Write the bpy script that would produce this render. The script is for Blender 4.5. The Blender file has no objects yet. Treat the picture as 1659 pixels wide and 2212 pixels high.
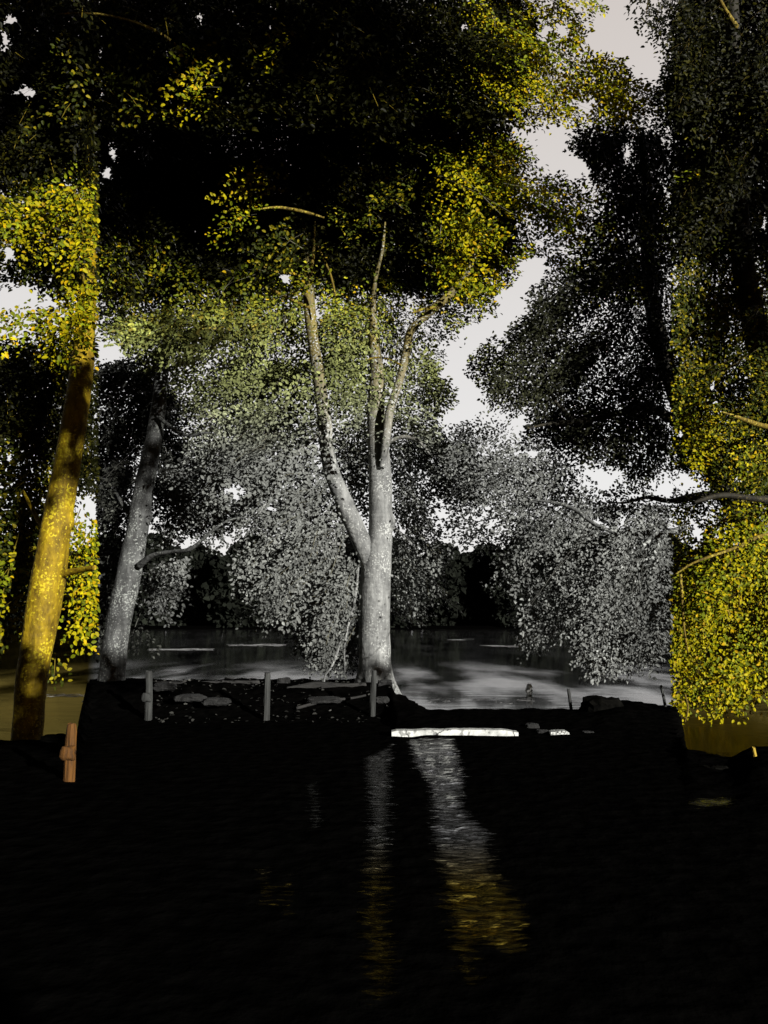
import bpy, math, random
import numpy as np
from mathutils import Vector, noise

# ------------------------------------------------------------------ camera, sky, sun, exposure
S = bpy.context.scene
C = S.collection
R = math.radians
F = 1671.0                       # focal length in units of a 1659 x 2212 picture
PITCH = R(8.0)
EYE = 1.6
cam_d = bpy.data.cameras.new('camera')
cam = bpy.data.objects.new('camera', cam_d)
C.objects.link(cam)
cam.location = (0, 0, EYE)
cam.rotation_euler = (R(90) + PITCH, 0, 0)
cam_d.sensor_fit = 'VERTICAL'
cam_d.sensor_height = 24
cam_d.lens = 24 * F / 2212
cam_d.clip_end = 5000
S.camera = cam

D = 15.0                         # distance of the central tree
SUN_AZ, SUN_EL = R(38), R(13)    # behind the camera, to the right
sd = bpy.data.lights.new('sun', 'SUN')
sd.energy = 4.6
sd.angle = R(0.6)
sd.color = (1.0, 0.97, 0.92)
sun = bpy.data.objects.new('sun', sd)
C.objects.link(sun)
to_sun = Vector((math.sin(SUN_AZ) * math.cos(SUN_EL), -math.cos(SUN_AZ) * math.cos(SUN_EL), math.sin(SUN_EL)))
sun.rotation_euler = (-to_sun).to_track_quat('-Z', 'Y').to_euler()
sun.location = (20, -20, 20)

w = bpy.data.worlds.new('World')
S.world = w
w.use_nodes = True
nt = w.node_tree
nt.nodes.clear()
N = nt.nodes.new
out = N('ShaderNodeOutputWorld')
bg = N('ShaderNodeBackground'); bg.inputs['Strength'].default_value = 1.0
bs = N('ShaderNodeBackground'); bs.inputs['Strength'].default_value = 0.015
sky = N('ShaderNodeTexSky'); sky.sky_type = 'NISHITA'; sky.sun_disc = False
sky.sun_elevation = R(1.0); sky.sun_rotation = math.pi - SUN_AZ
tc = N('ShaderNodeTexCoord'); sp = N('ShaderNodeSeparateXYZ')
nt.links.new(tc.outputs['Generated'], sp.inputs[0])
ry = N('ShaderNodeValToRGB')     # bright afterglow over the lake, dark sky overhead and behind
ry.color_ramp.elements[0].position = 0.30; ry.color_ramp.elements[0].color = (0.002, 0.002, 0.002, 1)
ry.color_ramp.elements[1].position = 0.62; ry.color_ramp.elements[1].color = (0.37, 0.355, 0.35, 1)
nt.links.new(sp.outputs['Y'], ry.inputs[0])
rz = N('ShaderNodeValToRGB')
rz.color_ramp.elements[0].position = 0.15; rz.color_ramp.elements[0].color = (1.1, 1.14, 1.16, 1)
rz.color_ramp.elements[1].position = 0.75; rz.color_ramp.elements[1].color = (0.8, 0.74, 0.69, 1)
nt.links.new(sp.outputs['Z'], rz.inputs[0])
mx = N('ShaderNodeMixRGB'); mx.blend_type = 'MULTIPLY'; mx.inputs[0].default_value = 1
nt.links.new(ry.outputs[0], mx.inputs[1]); nt.links.new(rz.outputs[0], mx.inputs[2])
ad = N('ShaderNodeAddShader')
nt.links.new(mx.outputs[0], bg.inputs[0]); nt.links.new(sky.outputs[0], bs.inputs[0])
nt.links.new(bg.outputs[0], ad.inputs[0]); nt.links.new(bs.outputs[0], ad.inputs[1])
nt.links.new(ad.outputs[0], out.inputs[0])

S.view_settings.view_transform = 'Standard'
S.view_settings.look = 'None'
S.view_settings.gamma = 1
S.view_settings.exposure = 1.0

rng = np.random.default_rng(7)
random.seed(7)
cp, sn = math.cos(PITCH), math.sin(PITCH)

# ------------------------------------------------------------------ helpers
def W(px, py, d):
    """world point seen at picture position px, py at distance d along +Y"""
    u = (px - 829.5) / F; v = (1106 - py) / F
    Y = cp - sn * v; Z = sn + cp * v
    return Vector((u * d / Y, d, EYE + Z * d / Y))

def Wn(px, py, d):
    u = (px - 829.5) / F; v = (1106 - py) / F
    Y = cp - sn * v; Z = sn + cp * v
    return np.stack([u * d / Y, d, EYE + Z * d / Y], -1)

def proj(p):
    x, y, z = p[:, 0], p[:, 1], p[:, 2] - EYE
    f = cp * y + sn * z; v = -sn * y + cp * z
    return 829.5 + F * x / f, 1106 - F * v / f

def tag(o, label=None, cat=None, group=None, kind=None):
    if label: o['label'] = label
    if cat: o['category'] = cat
    if group: o['group'] = group
    if kind: o['kind'] = kind
    return o

def empty(name, loc, label, cat, group=None):
    o = bpy.data.objects.new(name, None)
    C.objects.link(o); o.location = loc; o.empty_display_size = .3
    return tag(o, label, cat, group)

def mesh_obj(name, co, faces, mat, parent=None, smooth=False, tint=None):
    """co: (n,3) array, faces: list of tuples or (m,k) int array, tint: per-face colours"""
    me = bpy.data.meshes.new(name)
    co = np.asarray(co, dtype=np.float64)
    if parent is not None:
        co = co - np.array(parent.location) if parent.parent is None else co - np.array(parent.parent.location)
    if isinstance(faces, np.ndarray):
        m, k = faces.shape
        me.vertices.add(len(co)); me.vertices.foreach_set('co', co.ravel().astype(np.float32))
        me.loops.add(m * k); me.loops.foreach_set('vertex_index', faces.ravel().astype(np.int32))
        me.polygons.add(m); me.polygons.foreach_set('loop_start', (np.arange(m) * k).astype(np.int32))
        try: me.polygons.foreach_set('loop_total', np.full(m, k, dtype=np.int32))
        except Exception: pass
        me.update(calc_edges=True)
        if tint is not None:
            a = me.color_attributes.new('tint', 'FLOAT_COLOR', 'CORNER')
            t = np.repeat(np.concatenate([tint, np.ones((len(tint), 1))], 1), k, axis=0)
            a.data.foreach_set('color', t.ravel().astype(np.float32))
    else:
        me.from_pydata([tuple(c) for c in co], [], faces)
    if smooth: me.polygons.foreach_set('use_smooth', [True] * len(me.polygons))
    me.materials.append(mat)
    o = bpy.data.objects.new(name, me)
    C.objects.link(o)
    if parent is not None: o.parent = parent
    return o

def mat_new(name):
    m = bpy.data.materials.new(name); m.use_nodes = True
    b = m.node_tree.nodes['Principled BSDF']
    return m, m.node_tree, b

def leaf_mat(name, rough=.5, spec=.06):
    m, t, b = mat_new(name)
    a = t.nodes.new('ShaderNodeAttribute'); a.attribute_name = 'tint'
    t.links.new(a.outputs['Color'], b.inputs['Base Color'])
    b.inputs['Roughness'].default_value = rough
    b.inputs['Specular IOR Level'].default_value = spec
    return m

def bark_mat(name, c1, c2, spot, scale=1.0, spots=.5, bump=.6, top=None):
    """mottled smooth bark with pale lichen spots; top: bark colour of the upper stems"""
    m, t, b = mat_new(name)
    n = t.nodes.new; L = t.links.new
    g = n('ShaderNodeNewGeometry')
    mp = n('ShaderNodeMapping'); mp.inputs['Scale'].default_value = (scale, scale, scale * .45)
    L(g.outputs['Position'], mp.inputs[0])
    n1 = n('ShaderNodeTexNoise'); n1.inputs['Scale'].default_value = 5; n1.inputs['Detail'].default_value = 8
    n1.inputs['Roughness'].default_value = .65
    L(mp.outputs[0], n1.inputs[0])
    r1 = n('ShaderNodeValToRGB'); r1.color_ramp.elements[0].position = .38; r1.color_ramp.elements[1].position = .66
    r1.color_ramp.elements[0].color = (*c1, 1); r1.color_ramp.elements[1].color = (*c2, 1)
    L(n1.outputs['Fac'], r1.inputs[0])
    col = r1.outputs[0]
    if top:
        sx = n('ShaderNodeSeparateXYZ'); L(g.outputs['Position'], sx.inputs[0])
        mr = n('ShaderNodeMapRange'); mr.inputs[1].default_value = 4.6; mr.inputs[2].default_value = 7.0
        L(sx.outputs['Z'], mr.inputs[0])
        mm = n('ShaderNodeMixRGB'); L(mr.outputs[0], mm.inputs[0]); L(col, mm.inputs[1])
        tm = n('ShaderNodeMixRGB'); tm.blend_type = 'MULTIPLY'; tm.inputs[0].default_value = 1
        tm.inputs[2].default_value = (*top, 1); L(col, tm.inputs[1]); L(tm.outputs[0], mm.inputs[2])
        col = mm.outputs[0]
    v = n('ShaderNodeTexNoise'); v.inputs['Scale'].default_value = 28; v.inputs['Detail'].default_value = 3
    L(g.outputs['Position'], v.inputs[0])
    n2 = n('ShaderNodeTexNoise'); n2.inputs['Scale'].default_value = 2.2; L(g.outputs['Position'], n2.inputs[0])
    sm = n('ShaderNodeMath'); sm.operation = 'MULTIPLY_ADD'; sm.inputs[1].default_value = .5; L(n2.outputs['Fac'], sm.inputs[0]); L(v.outputs['Fac'], sm.inputs[2])
    r2 = n('ShaderNodeValToRGB'); r2.color_ramp.elements[0].position = .86 - .1 * spots; r2.color_ramp.elements[1].position = .92 - .1 * spots
    L(sm.outputs[0], r2.inputs[0])
    mx = n('ShaderNodeMixRGB'); L(r2.outputs[0], mx.inputs[0]); L(col, mx.inputs[1]); mx.inputs[2].default_value = (*spot, 1)
    # moss and rain streaks running down the bark
    m5 = n('ShaderNodeMapping'); m5.inputs['Scale'].default_value = (7, 7, .7); L(g.outputs['Position'], m5.inputs[0])
    n5 = n('ShaderNodeTexNoise'); n5.inputs['Scale'].default_value = 1.6; n5.inputs['Detail'].default_value = 7; n5.inputs['Roughness'].default_value = .7; L(m5.outputs[0], n5.inputs[0])
    r5 = n('ShaderNodeMapRange'); r5.inputs[1].default_value = .50; r5.inputs[2].default_value = .68; r5.inputs[4].default_value = .75; L(n5.outputs['Fac'], r5.inputs[0])
    mk = n('ShaderNodeMixRGB'); L(r5.outputs[0], mk.inputs[0]); L(mx.outputs[0], mk.inputs[1]); mk.inputs[2].default_value = (*[c * .45 for c in c1], 1)
    L(mk.outputs[0], b.inputs['Base Color'])
    w = n('ShaderNodeTexWave'); w.bands_direction = 'Z'; w.inputs['Scale'].default_value = 3; w.inputs['Distortion'].default_value = 9
    w.inputs['Detail'].default_value = 3; L(g.outputs['Position'], w.inputs[0])
    ma = n('ShaderNodeMath'); ma.operation = 'MULTIPLY_ADD'; ma.inputs[1].default_value = .18; L(w.outputs['Fac'], ma.inputs[0]); L(n1.outputs['Fac'], ma.inputs[2])
    bp = n('ShaderNodeBump'); bp.inputs['Strength'].default_value = bump; bp.inputs['Distance'].default_value = .05
    L(ma.outputs[0], bp.inputs['Height']); L(bp.outputs[0], b.inputs['Normal'])
    b.inputs['Roughness'].default_value = .75
    b.inputs['Specular IOR Level'].default_value = .25
    return m

def plain_noise_mat(name, c1, c2, scale=6, rough=.8, bump=.5, stretch=(1, 1, 1), spec=.3, dist=.03):
    m, t, b = mat_new(name)
    n = t.nodes.new; L = t.links.new
    g = n('ShaderNodeNewGeometry'); mp = n('ShaderNodeMapping'); mp.inputs['Scale'].default_value = stretch
    L(g.outputs['Position'], mp.inputs[0])
    n1 = n('ShaderNodeTexNoise'); n1.inputs['Scale'].default_value = scale; n1.inputs['Detail'].default_value = 9
    n1.inputs['Roughness'].default_value = .65
    L(mp.outputs[0], n1.inputs[0])
    r1 = n('ShaderNodeValToRGB'); r1.color_ramp.elements[0].position = .35; r1.color_ramp.elements[1].position = .68
    r1.color_ramp.elements[0].color = (*c1, 1); r1.color_ramp.elements[1].color = (*c2, 1)
    L(n1.outputs['Fac'], r1.inputs[0]); L(r1.outputs[0], b.inputs['Base Color'])
    bp = n('ShaderNodeBump'); bp.inputs['Strength'].default_value = bump; bp.inputs['Distance'].default_value = dist
    L(n1.outputs['Fac'], bp.inputs['Height']); L(bp.outputs[0], b.inputs['Normal'])
    b.inputs['Roughness'].default_value = rough
    b.inputs['Specular IOR Level'].default_value = spec
    return m

def catmull(pts, n):
    P = [pts[0]] + list(pts) + [pts[-1]]
    out = []
    for i in range(1, len(P) - 2):
        p0, p1, p2, p3 = (np.array(P[j], float) for j in (i - 1, i, i + 1, i + 2))
        for k in range(n):
            t = k / n
            out.append(.5 * ((2 * p1) + (-p0 + p2) * t + (2 * p0 - 5 * p1 + 4 * p2 - p3) * t * t + (-p0 + 3 * p1 - 3 * p2 + p3) * t ** 3))
    out.append(np.array(P[-2], float))
    return out

def tube_geo(pts, sides=20, sub=8, wob=.05, seed=0.0, flare=0.0, knots=()):
    """pts: (x,y,z,r) world. returns co, faces (closed ends)"""
    S_ = catmull(pts, sub)
    S_ = np.array(S_)
    c = S_[:, :3]; r = np.maximum(S_[:, 3], .001)
    T = np.gradient(c, axis=0); T /= np.linalg.norm(T, axis=1)[:, None] + 1e-9
    ref = np.array([0, 1.0, 0.02]) if abs(T[0][1]) < .9 else np.array([1.0, 0, 0])
    co = []; fs = []
    for i in range(len(c)):
        a = np.cross(T[i], ref); a /= np.linalg.norm(a) + 1e-9
        b = np.cross(T[i], a)
        for k in range(sides):
            th = 2 * math.pi * k / sides
            d = a * math.cos(th) + b * math.sin(th)
            q = c[i] + d * r[i]
            nz = noise.noise(Vector((q[0] * 2.3 + seed, q[1] * 2.3, q[2] * 1.1))) + .5 * noise.noise(Vector((q[0] * 7 + seed, q[1] * 7, q[2] * 4)))
            rr = r[i] * (1 + wob * nz)
            if flare:
                f = max(0, 1 - i / (len(c) * flare)) ** 2
                rr *= 1 + f * (.35 + .35 * math.sin(th * 4 + seed) + .15 * math.sin(th * 7))
            for (kp, kr, kh) in knots:
                dd = np.linalg.norm(q - np.array(kp)) / kr
                if dd < 1: rr += kh * (1 - dd * dd) ** 2
            co.append(c[i] + d * rr)
    n = len(c)
    for i in range(n - 1):
        for k in range(sides):
            fs.append((i * sides + k, i * sides + (k + 1) % sides, (i + 1) * sides + (k + 1) % sides, (i + 1) * sides + k))
    co.append(c[0]); co.append(c[-1] + T[-1] * r[-1] * .4)
    for k in range(sides):
        fs.append((len(co) - 2, (k + 1) % sides, k))
        fs.append((len(co) - 1, (n - 1) * sides + k, (n - 1) * sides + (k + 1) % sides))
    return np.array(co), fs

def limb(name, P, mat, parent, sides=14, sub=8, wob=.08, seed=0.0, **k):
    """P: list of (px, py, width px, depth)"""
    pts = []
    for (px, py, wd, d) in P:
        q = W(px, py, d); pts.append((q.x, q.y, q.z, wd * .5 * d / F))
    co, fs = tube_geo(pts, sides, sub, wob, seed, **k)
    return mesh_obj(name, co, fs, mat, parent, smooth=True)

def in_poly(poly, x, y):
    poly = np.asarray(poly, float); c = np.zeros(len(x), bool); j = len(poly) - 1
    for i in range(len(poly)):
        xi, yi = poly[i]; xj, yj = poly[j]
        m = ((yi > y) != (yj > y)) & (x < (xj - xi) * (y - yi) / (yj - yi + 1e-9) + xi)
        c ^= m; j = i
    return c

def leaf_geo(base, d, n, L, wr=.6, fold=.34):
    """base (N,3), d direction, n normal, L length (N,)"""
    d = d / (np.linalg.norm(d, axis=1)[:, None] + 1e-9)
    s = np.cross(d, n); s /= np.linalg.norm(s, axis=1)[:, None] + 1e-9
    n = np.cross(s, d)
    L = L[:, None]; wv = L * wr * .5
    curl = n * L * rng.uniform(-.12, .12, (len(base), 1))
    v = np.stack([base,
                  base + d * L * .28 + s * wv + n * wv * fold * 1.5,
                  base + d * L * .68 + s * wv * .85 + n * wv * fold * 1.5 + curl * .5,
                  base + d * L + curl,
                  base + d * L * .68 - s * wv * .85 + n * wv * fold * 1.5 + curl * .5,
                  base + d * L * .28 - s * wv + n * wv * fold * 1.5], 1)
    m = len(base)
    o = (np.arange(m) * 6)[:, None]
    f = np.concatenate([o + np.array([[0, 1, 2, 3]]), o + np.array([[0, 3, 4, 5]])], 1).reshape(-1, 4)
    return v.reshape(-1, 3), f

LEAVES = {}
COVK = 2.15
SKY_POLYS = [[(1290, -40), (1340, -40), (1346, 20), (1375, 90), (1440, 182), (1415, 190), (1335, 128), (1262, 100), (1278, 50), (1325, 20)],
             [(1168, 276), (1232, 276), (1222, 310), (1290, 395), (1296, 412), (1266, 398), (1210, 362), (1152, 350), (1158, 312), (1186, 300)],
             [(1140, 560), (1180, 545), (1200, 560), (1150, 600), (1125, 640), (1140, 670), (1110, 700), (1060, 730), (1000, 765), (1008, 790), (1048, 880), (960, 930), (945, 905), (992, 880), (955, 800), (965, 762), (1000, 740), (1015, 700), (1065, 690), (1075, 640), (1115, 600)]]
SUNNY = [(15.0, [[(811, 1440, 68, 15.), (809, 1340, 65, 15.), (815, 1200, 62, 15.), (822, 1070, 50, 15.), (820, 1000, 46, 15.), (815, 950, 43, 15.), (812, 880, 40, 15.), (814, 800, 26, 15.), (808, 710, 14, 15.)],
                 [(798, 1210, 42, 15.), (741, 1080, 38, 15.), (704, 950, 30, 15.), (692, 840, 28, 15.), (677, 740, 25, 15.), (668, 640, 22, 15.)]]),
         (14.9, [[(885, 1180, 60, 13.6), (900, 1290, 60, 13.6)], [(930, 1180, 40, 13.6), (950, 1290, 40, 13.6)]]),
         (14.3, [[(320, 1203, 12, 14.3), (370, 1192, 10, 14.3), (410, 1186, 8, 14.3), (450, 1155, 6, 14.3), (490, 1125, 5, 14.3)]]),
         (15.2, [[(250, 1400, 50, 15.2), (262, 1320, 50, 15.2), (303, 1100, 46, 15.2)]]),
         (10.6, [[(76, 1420, 60, 10.6), (109, 1220, 64, 10.6), (139, 1040, 50, 10.6)]])]
STEMS = []                       # (points px,py,w,depth, probability to keep leaves off the stem)
def near_stem(px, py, d, stems, mar=8):
    m = np.zeros(len(px), bool)
    for P in stems:
        for a, b in zip(P, P[1:]):
            ax, ay, aw, ad_ = a; bx, by, bw, bd = b
            L2 = (bx - ax) ** 2 + (by - ay) ** 2
            t = np.clip(((px - ax) * (bx - ax) + (py - ay) * (by - ay)) / L2, 0, 1)
            dist = np.hypot(px - ax - t * (bx - ax), py - ay - t * (by - ay))
            m |= (dist < (aw + (bw - aw) * t) * .5 + mar) & (d < ad_ + .35)
    return m
def foliage(tree, regions, trunk_px, holes=(), lo=-1e9, hi=1e9, ylo=-1e9, leaf=.105, hard=True):
    """collect leaf sprays for one tree. regions: dict(poly, d=(near, far), cov, tint=f(px,py,rnd)->(N,3), face)"""
    store = LEAVES.setdefault(tree, {'v': [], 'f': [], 't': [], 'tw': []})
    for rg in regions:
        poly = np.array(rg['poly'], float)
        x0, y0 = poly.min(0); x1, y1 = poly.max(0)
        d0, d1 = rg['d']; dm = (d0 + d1) / 2
        ppm = F / dm
        lf = rg.get('leaf', leaf) * .76
        larea = lf * lf * .6 * .72 * .55 * ppm * ppm
        A = (x1 - x0) * (y1 - y0)
        K = 18
        ns = int(A * rg['cov'] * COVK / larea / K)
        if ns < 1: ns = 1
        droop = rg.get('droop', .45)
        tx = W(trunk_px, 900, dm)
        nf = int(ns * rg.get('fill', .3)); SB = 9; nb = max(1, int(ns * .68 / SB))
        # boughs: rows of sprays along drooping curves that share one leaf plane
        bx = rng.uniform(x0, x1, nb); by_ = rng.uniform(y0, y1, nb)
        kb = in_poly(poly, bx, by_) & (np.array([noise.noise(Vector((a / 85. + 7, b / 46., dm))) for a, b in zip(bx, by_)]) > rg.get('clump', -.28) + .1); bx, by_ = bx[kb], by_[kb]; nb = len(bx)
        R_, A_, N_, G_ = [], [], [], []
        if nb:
            md = np.array([noise.noise(Vector((a / 95., b / 62., 9.7))) for a, b in zip(bx, by_)])
            bd = d0 + (d1 - d0) * np.clip(.4 - .9 * md + rng.uniform(-.35, .4, nb), 0, 1)
            c = Wn(bx, by_, bd)
            fld = np.array([noise.noise_vector(Vector((a / 110., b / 80., q * .5))) for a, b, q in zip(bx, by_, bd)])
            o = np.stack([np.tanh((c[:, 0] - tx.x) / 1.2), np.full(nb, -.35), np.zeros(nb)], 1) + .8 * fld * np.array([1, .7, .6]) + rng.normal(0, .15, (nb, 3))
            o[:, 2] -= droop * .75
            o /= np.linalg.norm(o, axis=1)[:, None]
            Lb = rng.uniform(.9, 1.9, nb) * rg.get('spray', 1.0)
            bn = np.array([.35, -.75, .6]) * rg.get('face', .8) + .7 * fld[:, ::-1] + rng.normal(0, .5, (nb, 3))
            tt = np.linspace(-.5, .5, SB)[None, :, None]
            pts = c[:, None, :] + o[:, None, :] * tt * Lb[:, None, None] + rng.normal(0, .055, (nb, SB, 3))
            pts[..., 2] -= ((tt[..., 0] + .5) ** 2) * Lb[:, None] * (.12 + .2 * droop)
            lat = np.cross(o, bn); lat /= np.linalg.norm(lat, axis=1)[:, None] + 1e-9
            sg = np.where(np.arange(SB) % 2 == 0, 1., -1.)[None, :, None]
            pts += lat[:, None, :] * sg * (.10 * (1.2 - (tt + .5)))
            aa = o[:, None, :] + lat[:, None, :] * sg * .55 + rng.normal(0, .12, (nb, SB, 3))
            aa[..., 2] -= .35 * droop
            R_.append(pts.reshape(-1, 3)); A_.append(aa.reshape(-1, 3)); N_.append(np.repeat(bn, SB, 0) + rng.normal(0, .12, (nb * SB, 3)))
            G_.append(np.repeat(rng.normal(0, 1, nb), SB))
            for i_ in range(nb):
                if lo < bx[i_] < hi and rng.random() < .6:
                    a0 = c[i_] - o[i_] * Lb[i_] * .5; b0 = c[i_] + o[i_] * Lb[i_] * .35; b0[2] -= .25 * Lb[i_] * droop
                    qx_, qy_ = proj(np.array([a0, b0, (a0 + b0) / 2]))
                    if qx_.min() > lo and qx_.max() < hi and in_poly(poly, qx_, qy_ + 12).all() and not any(in_poly(sp_, qx_, qy_).any() for sp_ in SKY_POLYS):
                        store['tw'].append((a0, (a0 + b0) / 2 + np.array([0, 0, .05]), b0))
        # loose sprays deeper in the crown
        sx = rng.uniform(x0, x1, nf); sy = rng.uniform(y0, y1, nf)
        kf = in_poly(poly, sx, sy); sx, sy = sx[kf], sy[kf]; nf = len(sx)
        if nf:
            dd = d0 + (d1 - d0) * rng.uniform(.55, 1.25, nf)
            rt = Wn(sx, sy, dd)
            fld = np.array([noise.noise_vector(Vector((a / 70., b / 50., q * .6))) for a, b, q in zip(sx, sy, dd)])
            R_.append(rt)
            A_.append(np.stack([np.tanh(rt[:, 0] - tx.x), np.full(nf, -.3), np.full(nf, -droop)], 1) + rng.normal(0, .25, (nf, 3)) + .8 * fld)
            N_.append(np.array([.3, -.6, .5]) + rng.normal(0, .3, (nf, 3)) + .9 * fld[:, ::-1]); G_.append(rng.normal(0, 1, nf))
        if not R_: continue
        root = np.concatenate(R_); ax = np.concatenate(A_); nn = np.concatenate(N_); srg = np.concatenate(G_)
        rx, ryy = proj(root)
        kk_ = in_poly(poly, rx + rng.normal(0, 6, len(rx)), ryy + 10 + rng.normal(0, 6, len(rx)))
        root, ax, nn, srg = root[kk_], ax[kk_], nn[kk_], srg[kk_]
        ns = len(root)
        if ns == 0: continue
        ax /= np.linalg.norm(ax, axis=1)[:, None]
        nn -= ax * (nn * ax).sum(1)[:, None]; nn /= np.linalg.norm(nn, axis=1)[:, None] + 1e-6
        sd_ = np.cross(ax, nn)
        SL = rng.uniform(.35, .62, ns) * (lf / .08)
        t = np.tile(np.linspace(.02, 1, K), (ns, 1)) + rng.normal(0, .02, (ns, K))
        side = np.where(np.arange(K) % 2 == 0, 1., -1.)[None, :] * np.ones((ns, 1))
        lat = side * np.abs(rng.normal(0, 1, (ns, K))) * .10 * (1.15 - t) * 1.4 * (lf / .08)
        sag = -(t ** 2) * .25 * SL[:, None]
        p = root[:, None, :] + ax[:, None, :] * ((t - .5) * SL[:, None])[..., None] + sd_[:, None, :] * lat[..., None]
        p[..., 2] += sag
        p += rng.normal(0, .03 * lf / .105, p.shape)
        ld = ax[:, None, :] * .75 + sd_[:, None, :] * side[..., None] * rng.uniform(.4, 1.0, (ns, K, 1)) + rng.normal(0, .28, (ns, K, 3))
        ln = nn[:, None, :] + rng.normal(0, rg.get('nj', .24), (ns, K, 3))
        ln[..., 1] -= .1
        p = p.reshape(-1, 3); ld = ld.reshape(-1, 3); ln = ln.reshape(-1, 3)
        Lf = lf * rng.uniform(.65, 1.2, len(p))
        px, py = proj(p + ld * (Lf * .5)[:, None] * .8)
        ok = (px > max(lo, rg.get('lo', -1e9)) - 3) & (px < hi + 3) & (py > ylo)
        wx = px + 9 * np.sin(py / 13. + dm) + 5 * np.sin(py / 5.3 + px / 9.); wy = py + 8 * np.sin(px / 11.) + 5 * np.sin(px / 4.7 + py / 8.)
        wx += rng.normal(0, 5, len(px)); wy += rng.normal(0, 5, len(px))
        for sp_ in SKY_POLYS: ok &= ~in_poly(sp_, wx, wy)
        for (hx, hy, ra, rb) in holes:
            if hy < 900 and max(ra, rb) < 15: continue
            ang = np.arctan2((py - hy) / rb, (px - hx) / ra)
            rad = .92 + .34 * np.sin(px / 7.3 + 1.9 * np.sin(py / 8.1 + hx)) + .2 * np.sin(py / 4.9 + 1.5 * np.sin(px / 5.7 + hy))
            rad = rad * .88 * (1 + rng.normal(0, .3, len(px)))
            ok &= (((px - hx) / ra) ** 2 + ((py - hy) / rb) ** 2) > np.maximum(rad, .2) ** 2
        for pd_, st_ in SUNNY:
            kk = p - np.array(to_sun)[None] * ((p[:, 1] - pd_) / to_sun.y)[:, None]
            qx, qy = proj(kk)
            ok &= ~(near_stem(qx, qy, p[:, 1], st_, 12) & (rng.random(len(p)) < (.97 if pd_ != 14.9 else .62)))
        if STEMS and not rg.get('over'):
            m = near_stem(px, py, p[:, 1], STEMS)
            kk = p - np.array(to_sun)[None] * ((p[:, 1] - D) / to_sun.y)[:, None]       # where this leaf's shadow falls at the stems' depth
            qx, qy = proj(kk)
            m2 = near_stem(qx, qy, p[:, 1], STEMS, 13)
            # the light reaches the stems through the open side of the crown
            ok &= ~(m & (rng.random(len(m)) < .68)) & ~(m2 & (rng.random(len(m)) < .975))
        spid = np.repeat(np.arange(ns), K)
        p, ld, ln, Lf, px, py, spid = p[ok], ld[ok], ln[ok], Lf[ok], px[ok], py[ok], spid[ok]
        if len(p) == 0: continue
        v, f = leaf_geo(p, ld, ln, Lf)
        off = sum(len(a) for a in store['v'])
        store['v'].append(v); store['f'].append(f + off)
        sr = srg[spid]
        tn = rg['tint'](px, py, rng.random(len(p)), sr)
        tn = tn * np.exp(rng.normal(0, .14, (len(p), 1)) + .26 * sr[:, None])
        store['t'].append(np.repeat(np.clip(tn, 0, .7), 2, axis=0))
        cnt = np.bincount(spid, minlength=ns)
        if rg.get('no_twigs'): cnt[:] = 0
        for i in np.nonzero((cnt > K * .97))[0][::rg.get('twig_every', 5)]:
            a = root[i] - ax[i] * SL[i] * .5; b = root[i] + ax[i] * SL[i] * .3
            b = b + np.array([0, 0, -.06]); store['tw'].append((a, (a + b) / 2 + np.array([0, 0, .03]), b))

def emit_foliage(tree, root, mat, wood, crown='crown'):
    s = LEAVES[tree]
    co = []; fs = []
    off = sum(len(a) for a in s['v'])
    for (a, m, b) in s['tw']:
        o = len(co) + off
        for q, r in ((a, .011), (m, .008), (b, .003)):
            for k in range(3):
                th = k * 2.094
                co.append((q[0] + r * math.cos(th), q[1] + r * math.sin(th) * .7, q[2] + r * math.sin(th) * .7))
        for i in range(2):
            for k in range(3):
                fs.append((o + i * 3 + k, o + i * 3 + (k + 1) % 3, o + i * 3 + 3 + (k + 1) % 3, o + i * 3 + 3 + k))
    V = s['v']; Fc = s['f']; T = s['t']
    if co: V = V + [np.array(co)]; Fc = Fc + [np.array(fs)]; T = T + [np.tile(np.array([wood]), (len(fs), 1))]
    mesh_obj(crown, np.concatenate(V), np.concatenate(Fc), mat, root, tint=np.concatenate(T))

def mixc(a, b, t):
    return np.array(a)[None, :] * (1 - t[:, None]) + np.array(b)[None, :] * t[:, None]
sst = lambda x, a, b: (lambda q: q * q * (3 - 2 * q))(np.clip((x - a) / (b - a), 0, 1))

# ------------------------------------------------------------------ materials
M_leaf = leaf_mat('leaf')
M_far = leaf_mat('far_leaf', .9, .05)
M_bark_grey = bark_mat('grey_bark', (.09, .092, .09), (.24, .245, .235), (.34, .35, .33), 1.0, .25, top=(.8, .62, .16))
M_bark_grey2 = bark_mat('dull_grey_bark', (.04, .042, .04), (.11, .113, .11), (.26, .27, .25), 1.2, .4)
M_bark_gold = bark_mat('gold_bark', (.09, .055, .001), (.32, .215, .003), (.42, .33, .01), 1.2, .3)
M_bark_mid = bark_mat('mid_grey_bark', (.03, .031, .03), (.095, .098, .095), (.2, .21, .195), 1.2, .35)
M_bark_dark = bark_mat('dark_bark', (.006, .005, .003), (.02, .017, .008), (.05, .04, .015), 1.5, .2)
M_bark_ochre = bark_mat('ochre_bark', (.06, .04, .004), (.2, .14, .01), (.3, .24, .03), 3, .3)
M_twig_grey = bark_mat('grey_twig', (.1, .1, .095), (.26, .26, .24), (.4, .4, .38), 4, .3)

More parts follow.
